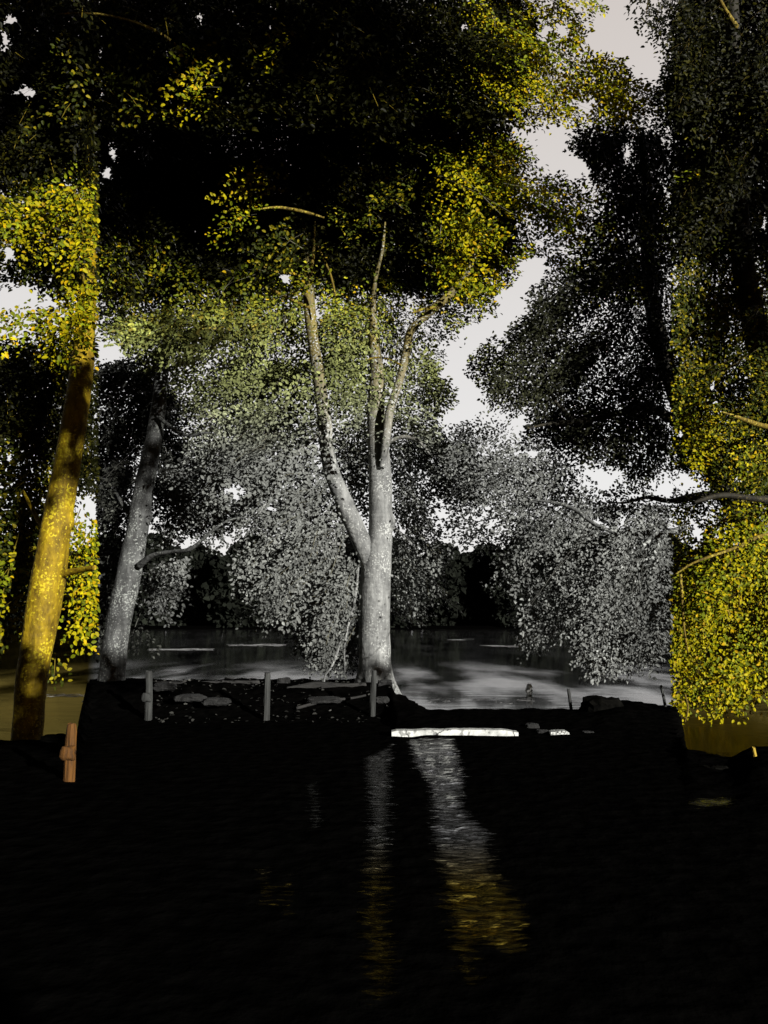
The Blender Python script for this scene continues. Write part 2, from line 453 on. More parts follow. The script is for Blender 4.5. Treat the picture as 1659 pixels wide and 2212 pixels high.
# ------------------------------------------------------------------ ground, lake, puddles
ZW = -.04
def land(x, y):
    """shore distance, bank height at azimuth of x,y"""
    y_ = max(y, .5)
    px = 829.5 + F * x / y_ * .985
    keys = [(-400, 10.4, .02), (190, 10.4, .04), (216, 15.6, .43), (640, 15.5, .43), (840, 15.5, .43), (856, 14.4, .22), (930, 13.4, .10), (1100, 13.5, .08),
            (1250, 13.6, .10), (1320, 14.0, .2), (1440, 13.6, .12), (1456, 9.7, .03), (1540, 9.3, .02), (1600, 9.6, .10), (2100, 9.4, .1)]
    if px <= keys[0][0]: return keys[0][1:]
    for a, b in zip(keys, keys[1:]):
        if px <= b[0]:
            t = (px - a[0]) / (b[0] - a[0]); t = t * t * (3 - 2 * t)
            return a[1] + (b[1] - a[1]) * t, a[2] + (b[2] - a[2]) * t
    return keys[-1][1:]

PUDDLES = [[(780, 1640), (848, 1610), (853, 1760), (846, 1900), (850, 2000), (870, 2060), (865, 2160), (800, 2190), (770, 2060), (776, 1900), (788, 1760)],
           [(880, 1600), (985, 1600), (1010, 1680), (1010, 1760), (1070, 1800), (1080, 1880), (1140, 1960), (1160, 2060), (1090, 2085), (1040, 2050), (1050, 2140), (1000, 2150), (960, 2040), (945, 1900), (925, 1820), (920, 1700), (885, 1650)],
           [(655, 1700), (690, 1690), (700, 1790), (668, 1800)],
           [(550, 1880), (590, 1870), (600, 1960), (560, 1960)], [(600, 1900), (635, 1890), (640, 1980), (612, 1990)],
           [(1480, 1730), (1600, 1722), (1590, 1750), (1500, 1755)]]
def ground_hit(px, py, z=0.0):
    v = (1106 - py) / F; Y = cp - sn * v; Z = sn + cp * v
    d = (z - EYE) / Z * Y
    return ((px - 829.5) / F) * d / Y, d
PUD_W = [[ground_hit(a, b) for a, b in poly] for poly in PUDDLES]

xs = np.concatenate([np.linspace(-300, -14, 20), np.linspace(-13, -4.1, 90), np.linspace(-4, 4, 200), np.linspace(4.1, 13, 90), np.linspace(14, 300, 20)])
ys = np.concatenate([np.linspace(-120, 0, 14), np.geomspace(1.2, 18, 300), [19, 22, 30, 60, 150, 156, 170, 260, 900, 3000]])
gx, gy = np.meshgrid(xs, ys)
gz = np.zeros_like(gx)
pdist = np.full(gx.size, -9.0)               # signed distance into the nearest pool
fx, fy = gx.ravel(), gy.ravel()
for poly in PUD_W:
    q = np.array(poly); de = np.full(fx.size, 99.0)
    for a_, b_ in zip(q, np.roll(q, -1, axis=0)):
        ab = b_ - a_; t = np.clip(((fx - a_[0]) * ab[0] + (fy - a_[1]) * ab[1]) / (ab @ ab + 1e-9), 0, 1)
        de = np.minimum(de, np.hypot(fx - a_[0] - t * ab[0], fy - a_[1] - t * ab[1]))
    pdist = np.maximum(pdist, np.where(in_poly(poly, fx, fy), de, -de))
pdist = pdist.reshape(gx.shape)
for i in range(gx.shape[0]):
    for j in range(gx.shape[1]):
        x, y = gx[i, j], gy[i, j]
        if y > 140: gz[i, j] = .6 if y > 155 else -.5; continue
        ysh, hb = land(x, y)
        ysh += .25 * noise.noise(Vector((x * .7, 2, 0)))
        n1 = noise.noise(Vector((x * 1.1, y * 1.1, 0))); n2 = noise.noise(Vector((x * 4.2, y * 7.2, 5)))
        h = .028 + .012 * n1 + .01 * n2
        if pdist[i, j] > -.8 and y < 12:
            n3 = noise.noise(Vector((x * 5, y * 9, 1))) + .6 * noise.noise(Vector((x * 13, y * 26, 2)))
            h -= .02 * min(1, max(0, .5 + (pdist[i, j] + .11 * n3) / .5))
        t = min(1, max(0, (y - (ysh - 3.2)) / 2.2)); t = t * t * (3 - 2 * t)
        h += hb * t + (.06 * n1 + .05 * n2) * t * (1 if hb > .2 else .35)
        if y > ysh: h -= min(1, (y - ysh) / .5) * (hb + .6)
        gz[i, j] = h
ny, nx = gx.shape
idx = np.arange(ny * nx).reshape(ny, nx)
gf = np.stack([idx[:-1, :-1], idx[:-1, 1:], idx[1:, 1:], idx[1:, :-1]], -1).reshape(-1, 4)
def film(m, base, wet, rough, scale, stretch, dist, bump, gold, cover=(0, 1), breakup=True):
    """dark surface under a film of water: black diffuse below, mirror by Fresnel above; gold = (y far, y near) where reflections are coloured gold"""
    t = m.node_tree; n = t.nodes.new; L = t.links.new
    t.nodes.remove(t.nodes['Principled BSDF'])
    o = [x for x in t.nodes if x.type == 'OUTPUT_MATERIAL'][0]
    g = n('ShaderNodeNewGeometry'); sx = n('ShaderNodeSeparateXYZ'); L(g.outputs['Position'], sx.inputs[0])
    mp = n('ShaderNodeMapping'); mp.inputs['Scale'].default_value = stretch; L(g.outputs['Position'], mp.inputs[0])
    n1 = n('ShaderNodeTexNoise'); n1.inputs['Scale'].default_value = scale; n1.inputs['Detail'].default_value = 5; n1.inputs['Distortion'].default_value = .7
    L(mp.outputs[0], n1.inputs[0])
    bp = n('ShaderNodeBump'); bp.inputs['Distance'].default_value = dist; bp.inputs['Strength'].default_value = bump; L(n1.outputs['Fac'], bp.inputs['Height'])
    df = n('ShaderNodeBsdfDiffuse'); gl = n('ShaderNodeBsdfGlossy'); gl.inputs['Roughness'].default_value = rough
    L(bp.outputs[0], gl.inputs['Normal'])
    n2 = n('ShaderNodeTexNoise'); n2.inputs['Scale'].default_value = 6; n2.inputs['Detail'].default_value = 8; L(g.outputs['Position'], n2.inputs[0])
    cr = n('ShaderNodeValToRGB'); cr.color_ramp.elements[0].position = .35; cr.color_ramp.elements[1].position = .7
    cr.color_ramp.elements[0].color = (*[c * .4 for c in base], 1); cr.color_ramp.elements[1].color = (*base, 1)
    L(n2.outputs['Fac'], cr.inputs[0]); L(cr.outputs[0], df.inputs['Color'])
    if breakup:
        b2 = n('ShaderNodeBump'); b2.inputs['Distance'].default_value = .05; b2.inputs['Strength'].default_value = .9
        L(n2.outputs['Fac'], b2.inputs['Height']); L(b2.outputs[0], df.inputs['Normal'])
    fr = n('ShaderNodeFresnel'); fr.inputs['IOR'].default_value = 1.33; L(bp.outputs[0], fr.inputs['Normal'])
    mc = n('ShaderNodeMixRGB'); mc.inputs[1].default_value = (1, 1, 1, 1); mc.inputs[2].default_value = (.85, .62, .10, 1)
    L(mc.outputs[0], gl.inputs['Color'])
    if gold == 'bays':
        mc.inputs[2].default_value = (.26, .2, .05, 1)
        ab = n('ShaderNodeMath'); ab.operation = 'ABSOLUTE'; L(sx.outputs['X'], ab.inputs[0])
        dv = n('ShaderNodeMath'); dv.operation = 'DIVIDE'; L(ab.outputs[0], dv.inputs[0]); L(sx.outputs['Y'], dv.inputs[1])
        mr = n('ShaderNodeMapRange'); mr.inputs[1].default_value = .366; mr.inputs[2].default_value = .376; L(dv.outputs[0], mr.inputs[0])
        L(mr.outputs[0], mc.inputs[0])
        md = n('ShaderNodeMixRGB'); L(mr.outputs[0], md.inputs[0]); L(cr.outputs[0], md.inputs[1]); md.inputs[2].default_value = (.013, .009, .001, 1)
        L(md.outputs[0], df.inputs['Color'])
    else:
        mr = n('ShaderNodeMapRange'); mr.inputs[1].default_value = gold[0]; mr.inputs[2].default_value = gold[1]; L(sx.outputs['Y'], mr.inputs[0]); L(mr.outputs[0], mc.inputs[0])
    mu = n('ShaderNodeMath'); mu.operation = 'MULTIPLY'; L(fr.outputs[0], mu.inputs[0])
    if wet == 'attr':
        at = n('ShaderNodeAttribute'); at.attribute_name = 'wet'
        n3 = n('ShaderNodeTexNoise'); n3.inputs['Scale'].default_value = 5; n3.inputs['Detail'].default_value = 6; n3.inputs['Roughness'].default_value = .7
        m3 = n('ShaderNodeMapping'); m3.inputs['Scale'].default_value = (1.0, 4.0, 1); L(g.outputs['Position'], m3.inputs[0]); L(m3.outputs[0], n3.inputs[0])
        aa = n('ShaderNodeMath'); aa.operation = 'ADD'; L(at.outputs['Fac'], aa.inputs[0]); L(n3.outputs['Fac'], aa.inputs[1])
        mq = n('ShaderNodeMapRange'); mq.inputs[1].default_value = 1.07; mq.inputs[2].default_value = 1.3; L(aa.outputs[0], mq.inputs[0])
        L(mq.outputs[0], mu.inputs[1])
    else:                                            # calm and wind-ruffled patches: far water lies calmer
        n3 = n('ShaderNodeTexNoise'); n3.inputs['Scale'].default_value = .5; n3.inputs['Detail'].default_value = 3
        m3 = n('ShaderNodeMapping'); m3.inputs['Scale'].default_value = (.8, .22, 1); L(g.outputs['Position'], m3.inputs[0]); L(m3.outputs[0], n3.inputs[0])
        q1 = n('ShaderNodeMapRange'); q1.inputs[1].default_value = .42; q1.inputs[2].default_value = .6; q1.inputs[3].default_value = .12; q1.inputs[4].default_value = 1; L(n3.outputs['Fac'], q1.inputs[0])
        q2 = n('ShaderNodeMapRange'); q2.inputs[1].default_value = 16; q2.inputs[2].default_value = 34; q2.inputs[3].default_value = 1; q2.inputs[4].default_value = .12; L(sx.outputs['Y'], q2.inputs[0])
        qm = n('ShaderNodeMath'); qm.operation = 'MULTIPLY'; L(q1.outputs[0], qm.inputs[0]); L(q2.outputs[0], qm.inputs[1])
        qs = n('ShaderNodeMath'); qs.operation = 'MULTIPLY'; L(qm.outputs[0], qs.inputs[0]); qs.inputs[1].default_value = bump
        L(qs.outputs[0], bp.inputs['Strength']); mu.inputs[1].default_value = wet
        q3 = n('ShaderNodeMapRange'); q3.inputs[3].default_value = .05; q3.inputs[4].default_value = .3; L(qm.outputs[0], q3.inputs[0]); L(q3.outputs[0], gl.inputs['Roughness'])
    ms = n('ShaderNodeMixShader'); L(mu.outputs[0], ms.inputs[0]); L(df.outputs[0], ms.inputs[1]); L(gl.outputs[0], ms.inputs[2])
    L(ms.outputs[0], o.inputs[0])
    return m
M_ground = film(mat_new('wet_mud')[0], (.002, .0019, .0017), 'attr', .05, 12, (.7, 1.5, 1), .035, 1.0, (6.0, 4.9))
M_mud = plain_noise_mat('dry_mud', (.0015, .0015, .0014), (.005, .0048, .004), 5, .9, .9, spec=.0, dist=.05)
go = tag(mesh_obj('ground', np.stack([gx, gy, gz], -1).reshape(-1, 3), gf, M_ground, smooth=True), kind='structure')
wa = go.data.attributes.new('wet', 'FLOAT', 'POINT')
wa.data.foreach_set('value', np.clip(.5 + pdist / .5, 0, .74).ravel().astype(np.float32))

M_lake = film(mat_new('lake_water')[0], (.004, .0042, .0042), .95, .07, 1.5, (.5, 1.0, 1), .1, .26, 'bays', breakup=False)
lx = [-1500, -60, 0, 60, 1500]; ly = [9.0, 20, 60, 153]
lv = [(a, b, ZW) for b in ly for a in lx]
lf_ = [(j * 5 + i, j * 5 + i + 1, (j + 1) * 5 + i + 1, (j + 1) * 5 + i) for j in range(3) for i in range(4)]
tag(mesh_obj('lake', lv, lf_, M_lake), kind='structure')
# ------------------------------------------------------------------ far shore trees
def far_tree(x, y, h, wd, seed):
    r0 = np.random.default_rng(seed)
    root = empty('far_tree', (x, y, .5), '', '', 'dark trees along the far shore')
    n = 4600
    th = r0.uniform(0, 2 * math.pi, n); t = r0.beta(1.1, 1.0, n)
    prof = np.sin(np.clip(t * .86 + .14, 0, 1) * math.pi) ** .55
    rad = wd * .5 * prof * np.sqrt(r0.uniform(.1, 1, n)) * (1 + .22 * np.sin(th * 3 + seed) + .15 * np.sin(t * 17 + th * 2))
    p = np.stack([x + rad * np.cos(th), y + rad * np.sin(th), .4 + t * h * (1 + .05 * np.sin(th * 2 + seed))], 1)
    d = r0.normal(0, 1, (n, 3)); nn = r0.normal(0, 1, (n, 3)) + np.array([0, -.6, .3])
    v, f = leaf_geo(p, d, nn, r0.uniform(.7, 1.7, n), wr=.8)
    tn = np.array([.006, .007, .005])[None] * np.exp(r0.normal(0, .3, (n, 1)))
    mesh_obj('crown', v, f, M_far, root, tint=np.repeat(tn, 2, axis=0))
    co, fs = tube_geo([(x, y, .3, .5), (x + .3, y, h * .3, .4), (x, y, h * .7, .2), (x, y, h * .95, .05)], 8, 4, .1, seed)
    mesh_obj('trunk', co, fs, M_bark_dark, root, smooth=True)
    return root
FT = []
for i in range(19):
    px = -60 + i * 100 + random.uniform(-14, 14)
    d = 158 + (i % 3) * 6
    h = 17 + 4.0 * noise.noise(Vector((i * .7, 1, 0))) + random.uniform(-.8, 1.2)
    FT.append((px, far_tree((px - 829.5) / F * d, d, h, 15, i + 3)))
ORD = 'first second third fourth fifth sixth seventh eighth ninth tenth eleventh twelfth thirteenth fourteenth fifteenth sixteenth seventeenth eighteenth nineteenth'.split()
for k, (px, o) in enumerate(FT):
    if 380 < px < 480: l = 'black far shore tree seen beyond the tip of the leaning tree\'s lit branch'
    elif 480 < px < 600: l = 'black far shore tree seen just left of the forked tree\'s lowest leaves'
    elif 920 < px < 1000: l = 'black far shore tree right beside the forked tree\'s right hand leaves'
    elif 1000 < px < 1110: l = 'black far shore tree beside the drooping grey boughs across the open water'
    else: l = 'black far shore tree, %s from the left in the treeline' % ORD[k]
    tag(o, l, 'tree', 'dark trees along the far shore')

# ------------------------------------------------------------------ central forked tree
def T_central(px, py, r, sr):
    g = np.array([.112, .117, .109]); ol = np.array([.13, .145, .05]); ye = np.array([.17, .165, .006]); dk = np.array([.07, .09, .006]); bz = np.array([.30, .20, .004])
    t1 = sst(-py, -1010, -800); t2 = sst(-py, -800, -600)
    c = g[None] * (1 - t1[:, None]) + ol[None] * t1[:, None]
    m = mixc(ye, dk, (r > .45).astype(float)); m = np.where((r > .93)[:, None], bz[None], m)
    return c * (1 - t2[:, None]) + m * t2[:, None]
T_shaded = lambda px, py, r, sr: mixc((.005, .0055, .0008), (.02, .019, .0015), (r > .8).astype(float))  # near-black tint: shade of the deep crowns put into the leaf colour
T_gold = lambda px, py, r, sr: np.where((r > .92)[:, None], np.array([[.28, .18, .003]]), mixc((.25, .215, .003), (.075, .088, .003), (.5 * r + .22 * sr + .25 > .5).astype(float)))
T_gold_shaded = lambda px, py, r, sr: mixc((.12, .10, .004), (.02, .025, .002), (r > .3).astype(float))  # dimmed gold leaves, shade put into the tint
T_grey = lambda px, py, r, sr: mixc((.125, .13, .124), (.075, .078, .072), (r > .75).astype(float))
T_grey_shaded = lambda px, py, r, sr: mixc((.045, .047, .04), (.02, .021, .018), (r > .4).astype(float))  # grey leaves with their shade put into the tint

ct = empty('forked_tree', W(815, 1480, D), 'pale grey forked tree at the centre, rising from the bank behind the posts', 'tree')
kn = W(846, 1128, D)
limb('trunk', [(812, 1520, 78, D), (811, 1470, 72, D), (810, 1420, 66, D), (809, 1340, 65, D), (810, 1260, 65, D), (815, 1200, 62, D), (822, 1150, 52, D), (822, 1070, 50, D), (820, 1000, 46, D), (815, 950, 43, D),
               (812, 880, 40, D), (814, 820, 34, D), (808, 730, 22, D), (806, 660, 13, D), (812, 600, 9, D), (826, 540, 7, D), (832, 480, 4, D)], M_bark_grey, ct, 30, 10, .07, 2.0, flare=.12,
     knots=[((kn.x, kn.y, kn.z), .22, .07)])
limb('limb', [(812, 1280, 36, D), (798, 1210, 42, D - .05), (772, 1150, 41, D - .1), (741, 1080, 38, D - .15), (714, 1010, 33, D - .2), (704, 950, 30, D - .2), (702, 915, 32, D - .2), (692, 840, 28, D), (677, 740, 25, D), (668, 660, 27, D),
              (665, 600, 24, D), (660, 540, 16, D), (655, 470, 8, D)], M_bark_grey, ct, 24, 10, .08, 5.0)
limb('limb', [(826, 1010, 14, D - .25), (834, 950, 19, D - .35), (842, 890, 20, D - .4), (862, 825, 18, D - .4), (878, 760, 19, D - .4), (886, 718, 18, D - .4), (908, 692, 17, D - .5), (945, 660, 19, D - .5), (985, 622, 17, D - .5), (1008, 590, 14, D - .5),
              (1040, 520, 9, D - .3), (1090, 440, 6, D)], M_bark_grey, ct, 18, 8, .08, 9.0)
for P in ([(838, 956, 10, D - .2), (868, 944, 9, D - .3), (900, 950, 7, D - .4), (918, 968, 5, D - .4), (934, 984, 3, D - .4), (970, 990, 2, D - .3)],
          [(664, 604, 10, D - .2), (640, 592, 8, D - .5), (600, 588, 5, D - .9), (555, 570, 3, D - 1.2)],
          [(668, 665, 9, D - .2), (635, 650, 7, D - .5), (600, 632, 6, D - .9), (560, 615, 3, D - 1.2)],
          [(668, 600, 9, D - .3), (676, 560, 7, D - .4), (678, 520, 6, D - .5), (681, 478, 3, D - .5)],
          [(725, 640, 3, D - .8), (716, 600, 5, D - .8), (700, 560, 5, D - .8), (686, 530, 3, D - .8)],
          [(942, 664, 8, D - .7), (915, 668, 7, D - .9), (890, 676, 4, D - 1)],
          [(868, 790, 5, D - .5), (845, 778, 5, D - .8), (815, 772, 4, D - 1), (790, 778, 3, D - 1.1)],
          [(800, 1178, 10, D + .2), (760, 1180, 9, D + .1), (720, 1174, 7, D - .1), (680, 1182, 4, D - .2)],
          [(774, 1225, 4, D - .4), (770, 1270, 6, D - .4), (762, 1315, 7, D - .4), (750, 1360, 5, D - .4), (744, 1400, 4, D - .4), (745, 1450, 2, D - .4)],
          [(738, 1375, 3, D - .5), (728, 1410, 6, D - .5), (716, 1440, 5, D - .5), (703, 1458, 4, D - .5), (700, 1474, 4, D - .5)],
          [(700, 930, 10, D - .3), (640, 980, 8, D - .8), (600, 1040, 6, D - 1.2), (560, 1110, 4, D - 1.4)],
          [(840, 1135, 10, D), (880, 1165, 6, D + .2), (920, 1220, 4, D + .3), (960, 1290, 3, D + .3), (1000, 1325, 2, D + .3)],
          [(830, 1240, 7, D), (868, 1255, 4, D + .2), (885, 1310, 3, D + .3), (905, 1350, 2, D + .3)]):
    limb('branch', P, M_bark_grey if P[0][1] > 850 else M_bark_ochre, ct, 8, 6, .18, P[0][0])

holesC = [(508, 1062, 26, 24), (582, 1098, 16, 10), (952, 1112, 22, 38), (1010, 1132, 14, 10), (870, 1150, 8, 6), (735, 585, 14, 10), (725, 620, 9, 12), (835, 440, 7, 10), (870, 540, 6, 4), (1000, 530, 5, 8),
          (240, 765, 34, 20), (245, 330, 14, 22), (232, 375, 16, 16), (1040, 310, 8, 12), (480, 700, 14, 10), (455, 820, 8, 8), (620, 600, 22, 16), (560, 790, 7, 6), (1215, 60, 18, 26), (1175, 70, 16, 20), (1270, 230, 26, 18), (1240, 185, 12, 12),
          (1000, 60, 12, 16), (1010, 88, 14, 12), (1180, 440, 12, 12), (1140, 415, 14, 10), (1170, 520, 18, 14), (430, 45, 10, 18), (585, 55, 5, 18), (585, 80, 8, 8), (505, 170, 3, 3)]
cen = [
    # lit skirts left and right of the trunk
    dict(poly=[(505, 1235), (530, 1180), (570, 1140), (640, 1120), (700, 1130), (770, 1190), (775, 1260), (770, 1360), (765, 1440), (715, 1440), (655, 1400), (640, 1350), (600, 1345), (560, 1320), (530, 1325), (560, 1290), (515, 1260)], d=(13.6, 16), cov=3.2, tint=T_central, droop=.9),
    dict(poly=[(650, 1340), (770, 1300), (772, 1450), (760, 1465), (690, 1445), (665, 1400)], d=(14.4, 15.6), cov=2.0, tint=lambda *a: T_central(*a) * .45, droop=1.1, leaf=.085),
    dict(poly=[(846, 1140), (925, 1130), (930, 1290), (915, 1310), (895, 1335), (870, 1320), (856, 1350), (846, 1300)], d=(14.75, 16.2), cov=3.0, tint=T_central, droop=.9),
    dict(poly=[(920, 1140), (950, 1170), (958, 1215), (940, 1260), (970, 1300), (920, 1290)], d=(14.1, 15.6), cov=2.6, tint=T_central, droop=.9),
    dict(poly=[(950, 1260), (975, 1290), (1000, 1325), (985, 1335), (965, 1310)], d=(15.1, 15.6), cov=1.2, tint=T_central, droop=1.0),
    dict(poly=[(880, 1330), (900, 1335), (910, 1365), (902, 1368)], d=(15.1, 15.5), cov=1.5, tint=T_central, droop=1.2),
    dict(poly=[(846, 1360), (858, 1355), (864, 1400), (848, 1410)], d=(14.5, 14.8), cov=1.5, tint=T_central, droop=1.0, leaf=.07),
    # middle
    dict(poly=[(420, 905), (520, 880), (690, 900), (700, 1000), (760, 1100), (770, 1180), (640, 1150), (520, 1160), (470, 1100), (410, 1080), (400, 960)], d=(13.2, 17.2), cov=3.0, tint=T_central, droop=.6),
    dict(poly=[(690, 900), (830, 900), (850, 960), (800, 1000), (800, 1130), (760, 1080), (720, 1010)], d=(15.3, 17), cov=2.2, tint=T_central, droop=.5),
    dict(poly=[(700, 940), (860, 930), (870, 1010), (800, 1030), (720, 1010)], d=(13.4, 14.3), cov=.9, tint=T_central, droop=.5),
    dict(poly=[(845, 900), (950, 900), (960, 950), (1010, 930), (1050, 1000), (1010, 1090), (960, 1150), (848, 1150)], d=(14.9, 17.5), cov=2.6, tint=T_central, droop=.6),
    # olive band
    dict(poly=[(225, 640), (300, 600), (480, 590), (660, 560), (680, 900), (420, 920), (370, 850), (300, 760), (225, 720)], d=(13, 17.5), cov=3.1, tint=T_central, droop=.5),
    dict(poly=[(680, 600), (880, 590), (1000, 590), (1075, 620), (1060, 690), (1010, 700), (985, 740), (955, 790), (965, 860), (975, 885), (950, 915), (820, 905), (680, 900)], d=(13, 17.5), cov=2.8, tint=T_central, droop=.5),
    dict(poly=[(690, 640), (800, 640), (800, 840), (700, 840)], d=(13.2, 14.2), cov=.8, tint=T_central, droop=.5),
    dict(poly=[(850, 780), (960, 800), (990, 870), (940, 930), (850, 930)], d=(13.2, 15), cov=.9, tint=T_central, droop=.5),
    dict(over=1, poly=[(635, 560), (700, 560), (700, 625), (640, 640)], d=(13.4, 14.2), cov=1.0, tint=T_central, droop=.6),
    dict(over=1, poly=[(955, 560), (1050, 560), (1040, 640), (950, 640)], d=(13.2, 14), cov=1.1, tint=T_gold, droop=.6),
    dict(over=1, poly=[(790, 600), (840, 600), (850, 760), (780, 760)], d=(13.6, 14.4), cov=.8, tint=T_central, droop=.6),
    dict(over=1, poly=[(660, 880), (750, 880), (760, 1000), (680, 1000)], d=(14, 14.5), cov=.5, tint=T_central, droop=.6),
    dict(over=1, poly=[(780, 950), (880, 950), (880, 1020), (790, 1020)], d=(14, 14.5), cov=.55, tint=T_central, droop=.6),
    # yellow-green lobes, upper right
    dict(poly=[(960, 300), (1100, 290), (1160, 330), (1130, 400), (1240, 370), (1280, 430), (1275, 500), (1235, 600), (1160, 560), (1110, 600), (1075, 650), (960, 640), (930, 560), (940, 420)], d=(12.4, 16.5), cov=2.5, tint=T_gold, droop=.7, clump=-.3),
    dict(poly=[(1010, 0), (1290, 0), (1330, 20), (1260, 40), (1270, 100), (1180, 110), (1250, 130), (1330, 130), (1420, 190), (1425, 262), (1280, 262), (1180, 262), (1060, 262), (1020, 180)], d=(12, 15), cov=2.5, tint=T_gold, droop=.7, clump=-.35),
    dict(poly=[(1240, 120), (1340, 125), (1430, 190), (1430, 265), (1300, 265), (1290, 200)], d=(12, 14), cov=1.4, tint=T_gold, droop=.6),
    # deep dark crown behind
    dict(poly=[(640, 262), (1000, 262), (1110, 300), (1090, 560), (960, 640), (800, 620), (640, 610)], d=(15, 19), fill=.75, clump=-.5, cov=5.6, tint=T_shaded, leaf=.13),
    dict(poly=[(820, 0), (1150, 0), (1130, 200), (1080, 275), (820, 275)], d=(13, 17), fill=.75, clump=-.5, cov=5.6, tint=T_shaded, leaf=.13),
]
STEMS = [[(811, 1470, 72, D), (809, 1340, 65, D), (815, 1200, 62, D), (822, 1070, 50, D), (820, 1000, 46, D), (815, 950, 43, D), (812, 880, 40, D), (814, 800, 28, D), (808, 700, 12, D)], [(806, 690, 4, D), (812, 600, 3, D), (830, 490, 2, D)],
         [(798, 1210, 42, D), (741, 1080, 38, D), (704, 950, 30, D), (692, 840, 28, D), (677, 740, 25, D), (668, 640, 25, D)], [(666, 600, 12, D), (662, 540, 4, D)], [(678, 590, 3, D - .3), (680, 490, 2, D - .5)],
         [(834, 950, 12, D - .4), (862, 825, 14, D - .4), (886, 718, 14, D - .4)], [(908, 692, 10, D - .5), (1005, 595, 10, D - .5)],
         [(664, 604, 6, D - .5), (600, 588, 3, D - .9)], [(868, 946, 5, D - .7), (925, 982, 4, D - 1.2)]]
foliage('C', cen, 812, holesC, lo=211, hi=1448)
STEMS = []
foliage('C', [dict(poly=[(800, 40), (1000, 20), (1000, 260), (840, 260)], d=(12, 13), cov=.35, tint=T_gold_shaded, clump=.0),
              dict(poly=[(700, 300), (950, 300), (950, 560), (700, 560)], d=(12.6, 13.6), cov=.35, tint=T_gold_shaded, clump=.0),
              dict(poly=[(560, 70), (640, 60), (640, 220), (590, 200)], d=(10.8, 11.3), cov=.8, tint=T_gold, clump=-.05),
              dict(poly=[(365, 190), (400, 110), (470, 105), (520, 150), (520, 200), (460, 220), (400, 270), (355, 270)], d=(10.8, 11.3), cov=1.1, tint=T_gold, clump=-.2),
              dict(poly=[(480, 440), (500, 370), (560, 355), (600, 400), (590, 450), (540, 470), (510, 500), (470, 540), (465, 500)], d=(12.6, 13.4), cov=1.2, tint=T_gold, clump=-.2),
              dict(poly=[(560, 500), (640, 480), (660, 580), (560, 600)], d=(12.6, 13.4), cov=.6, tint=T_gold_shaded)], 812, holesC, lo=212, hi=1448)
emit_foliage('C', ct, M_leaf, (.12,.115,.08))
limb('branch', [(730, 275, 3, 13), (590, 236, 8, 12.6), (545, 230, 9, 12.4), (510, 228, 6, 12.3), (470, 232, 3, 12.2)], M_bark_ochre, ct, 8, 6, .3, 3)
limb('branch', [(700, 470, 4, 13), (650, 456, 7, 12.8), (600, 448, 7, 12.7), (560, 452, 3, 12.6)], M_bark_ochre, ct, 8, 6, .3, 4)

# ------------------------------------------------------------------ left grey tree and left golden tree
li = empty('leaning_grey_tree', W(245, 1480, 15.2), 'dull grey leaning tree between the golden trunk and the central forked tree', 'tree')
k1 = W(326, 1118, 15.2)
limb('trunk', [(232, 1520, 63, 15.2), (240, 1470, 56, 15.2), (248, 1400, 52, 15.2), (262, 1320, 52, 15.2), (280, 1230, 52, 15.2), (296, 1150, 47, 15.2), (303, 1100, 45, 15.2), (318, 1020, 40, 15.2), (332, 950, 36, 15.2),
               (342, 880, 33, 15.2), (350, 800, 28, 15.2), (356, 700, 22, 15.4), (362, 560, 15, 15.6), (366, 420, 8, 15.8)], M_bark_mid, li, 26, 10, .08, 12.0, flare=.1, knots=[((k1.x, k1.y, k1.z), .16, .06)])
for P in ([(300, 1222, 16, 15), (330, 1200, 11, 14.7), (370, 1192, 9, 14.4), (410, 1186, 8, 14.1), (450, 1155, 7, 13.9), (490, 1125, 5, 13.8), (530, 1118, 3, 13.7)],
          [(290, 1120, 14, 15.4), (262, 1085, 8, 15.6), (240, 1040, 5, 15.8), (225, 1000, 3, 16)],
          [(340, 900, 10, 15), (400, 940, 7, 14.7), (450, 935, 5, 14.5), (520, 960, 3, 14.3)],
          [(350, 760, 10, 15), (400, 700, 7, 14.7), (450, 660, 5, 14.4), (480, 640, 3, 14.2)]):
    limb('branch', P, M_bark_mid, li, 8, 6, .18, P[0][0])
STEMS = [[(262, 1320, 50, 15.2), (303, 1100, 46, 15.2), (342, 880, 34, 15.2)], [(320, 1205, 8, 15), (410, 1186, 6, 14.1), (490, 1125, 4, 13.8)]]
holesL = holesC + [(250, 760, 40, 20), (228, 800, 14, 14), (440, 945, 16, 10), (405, 925, 10, 8)]
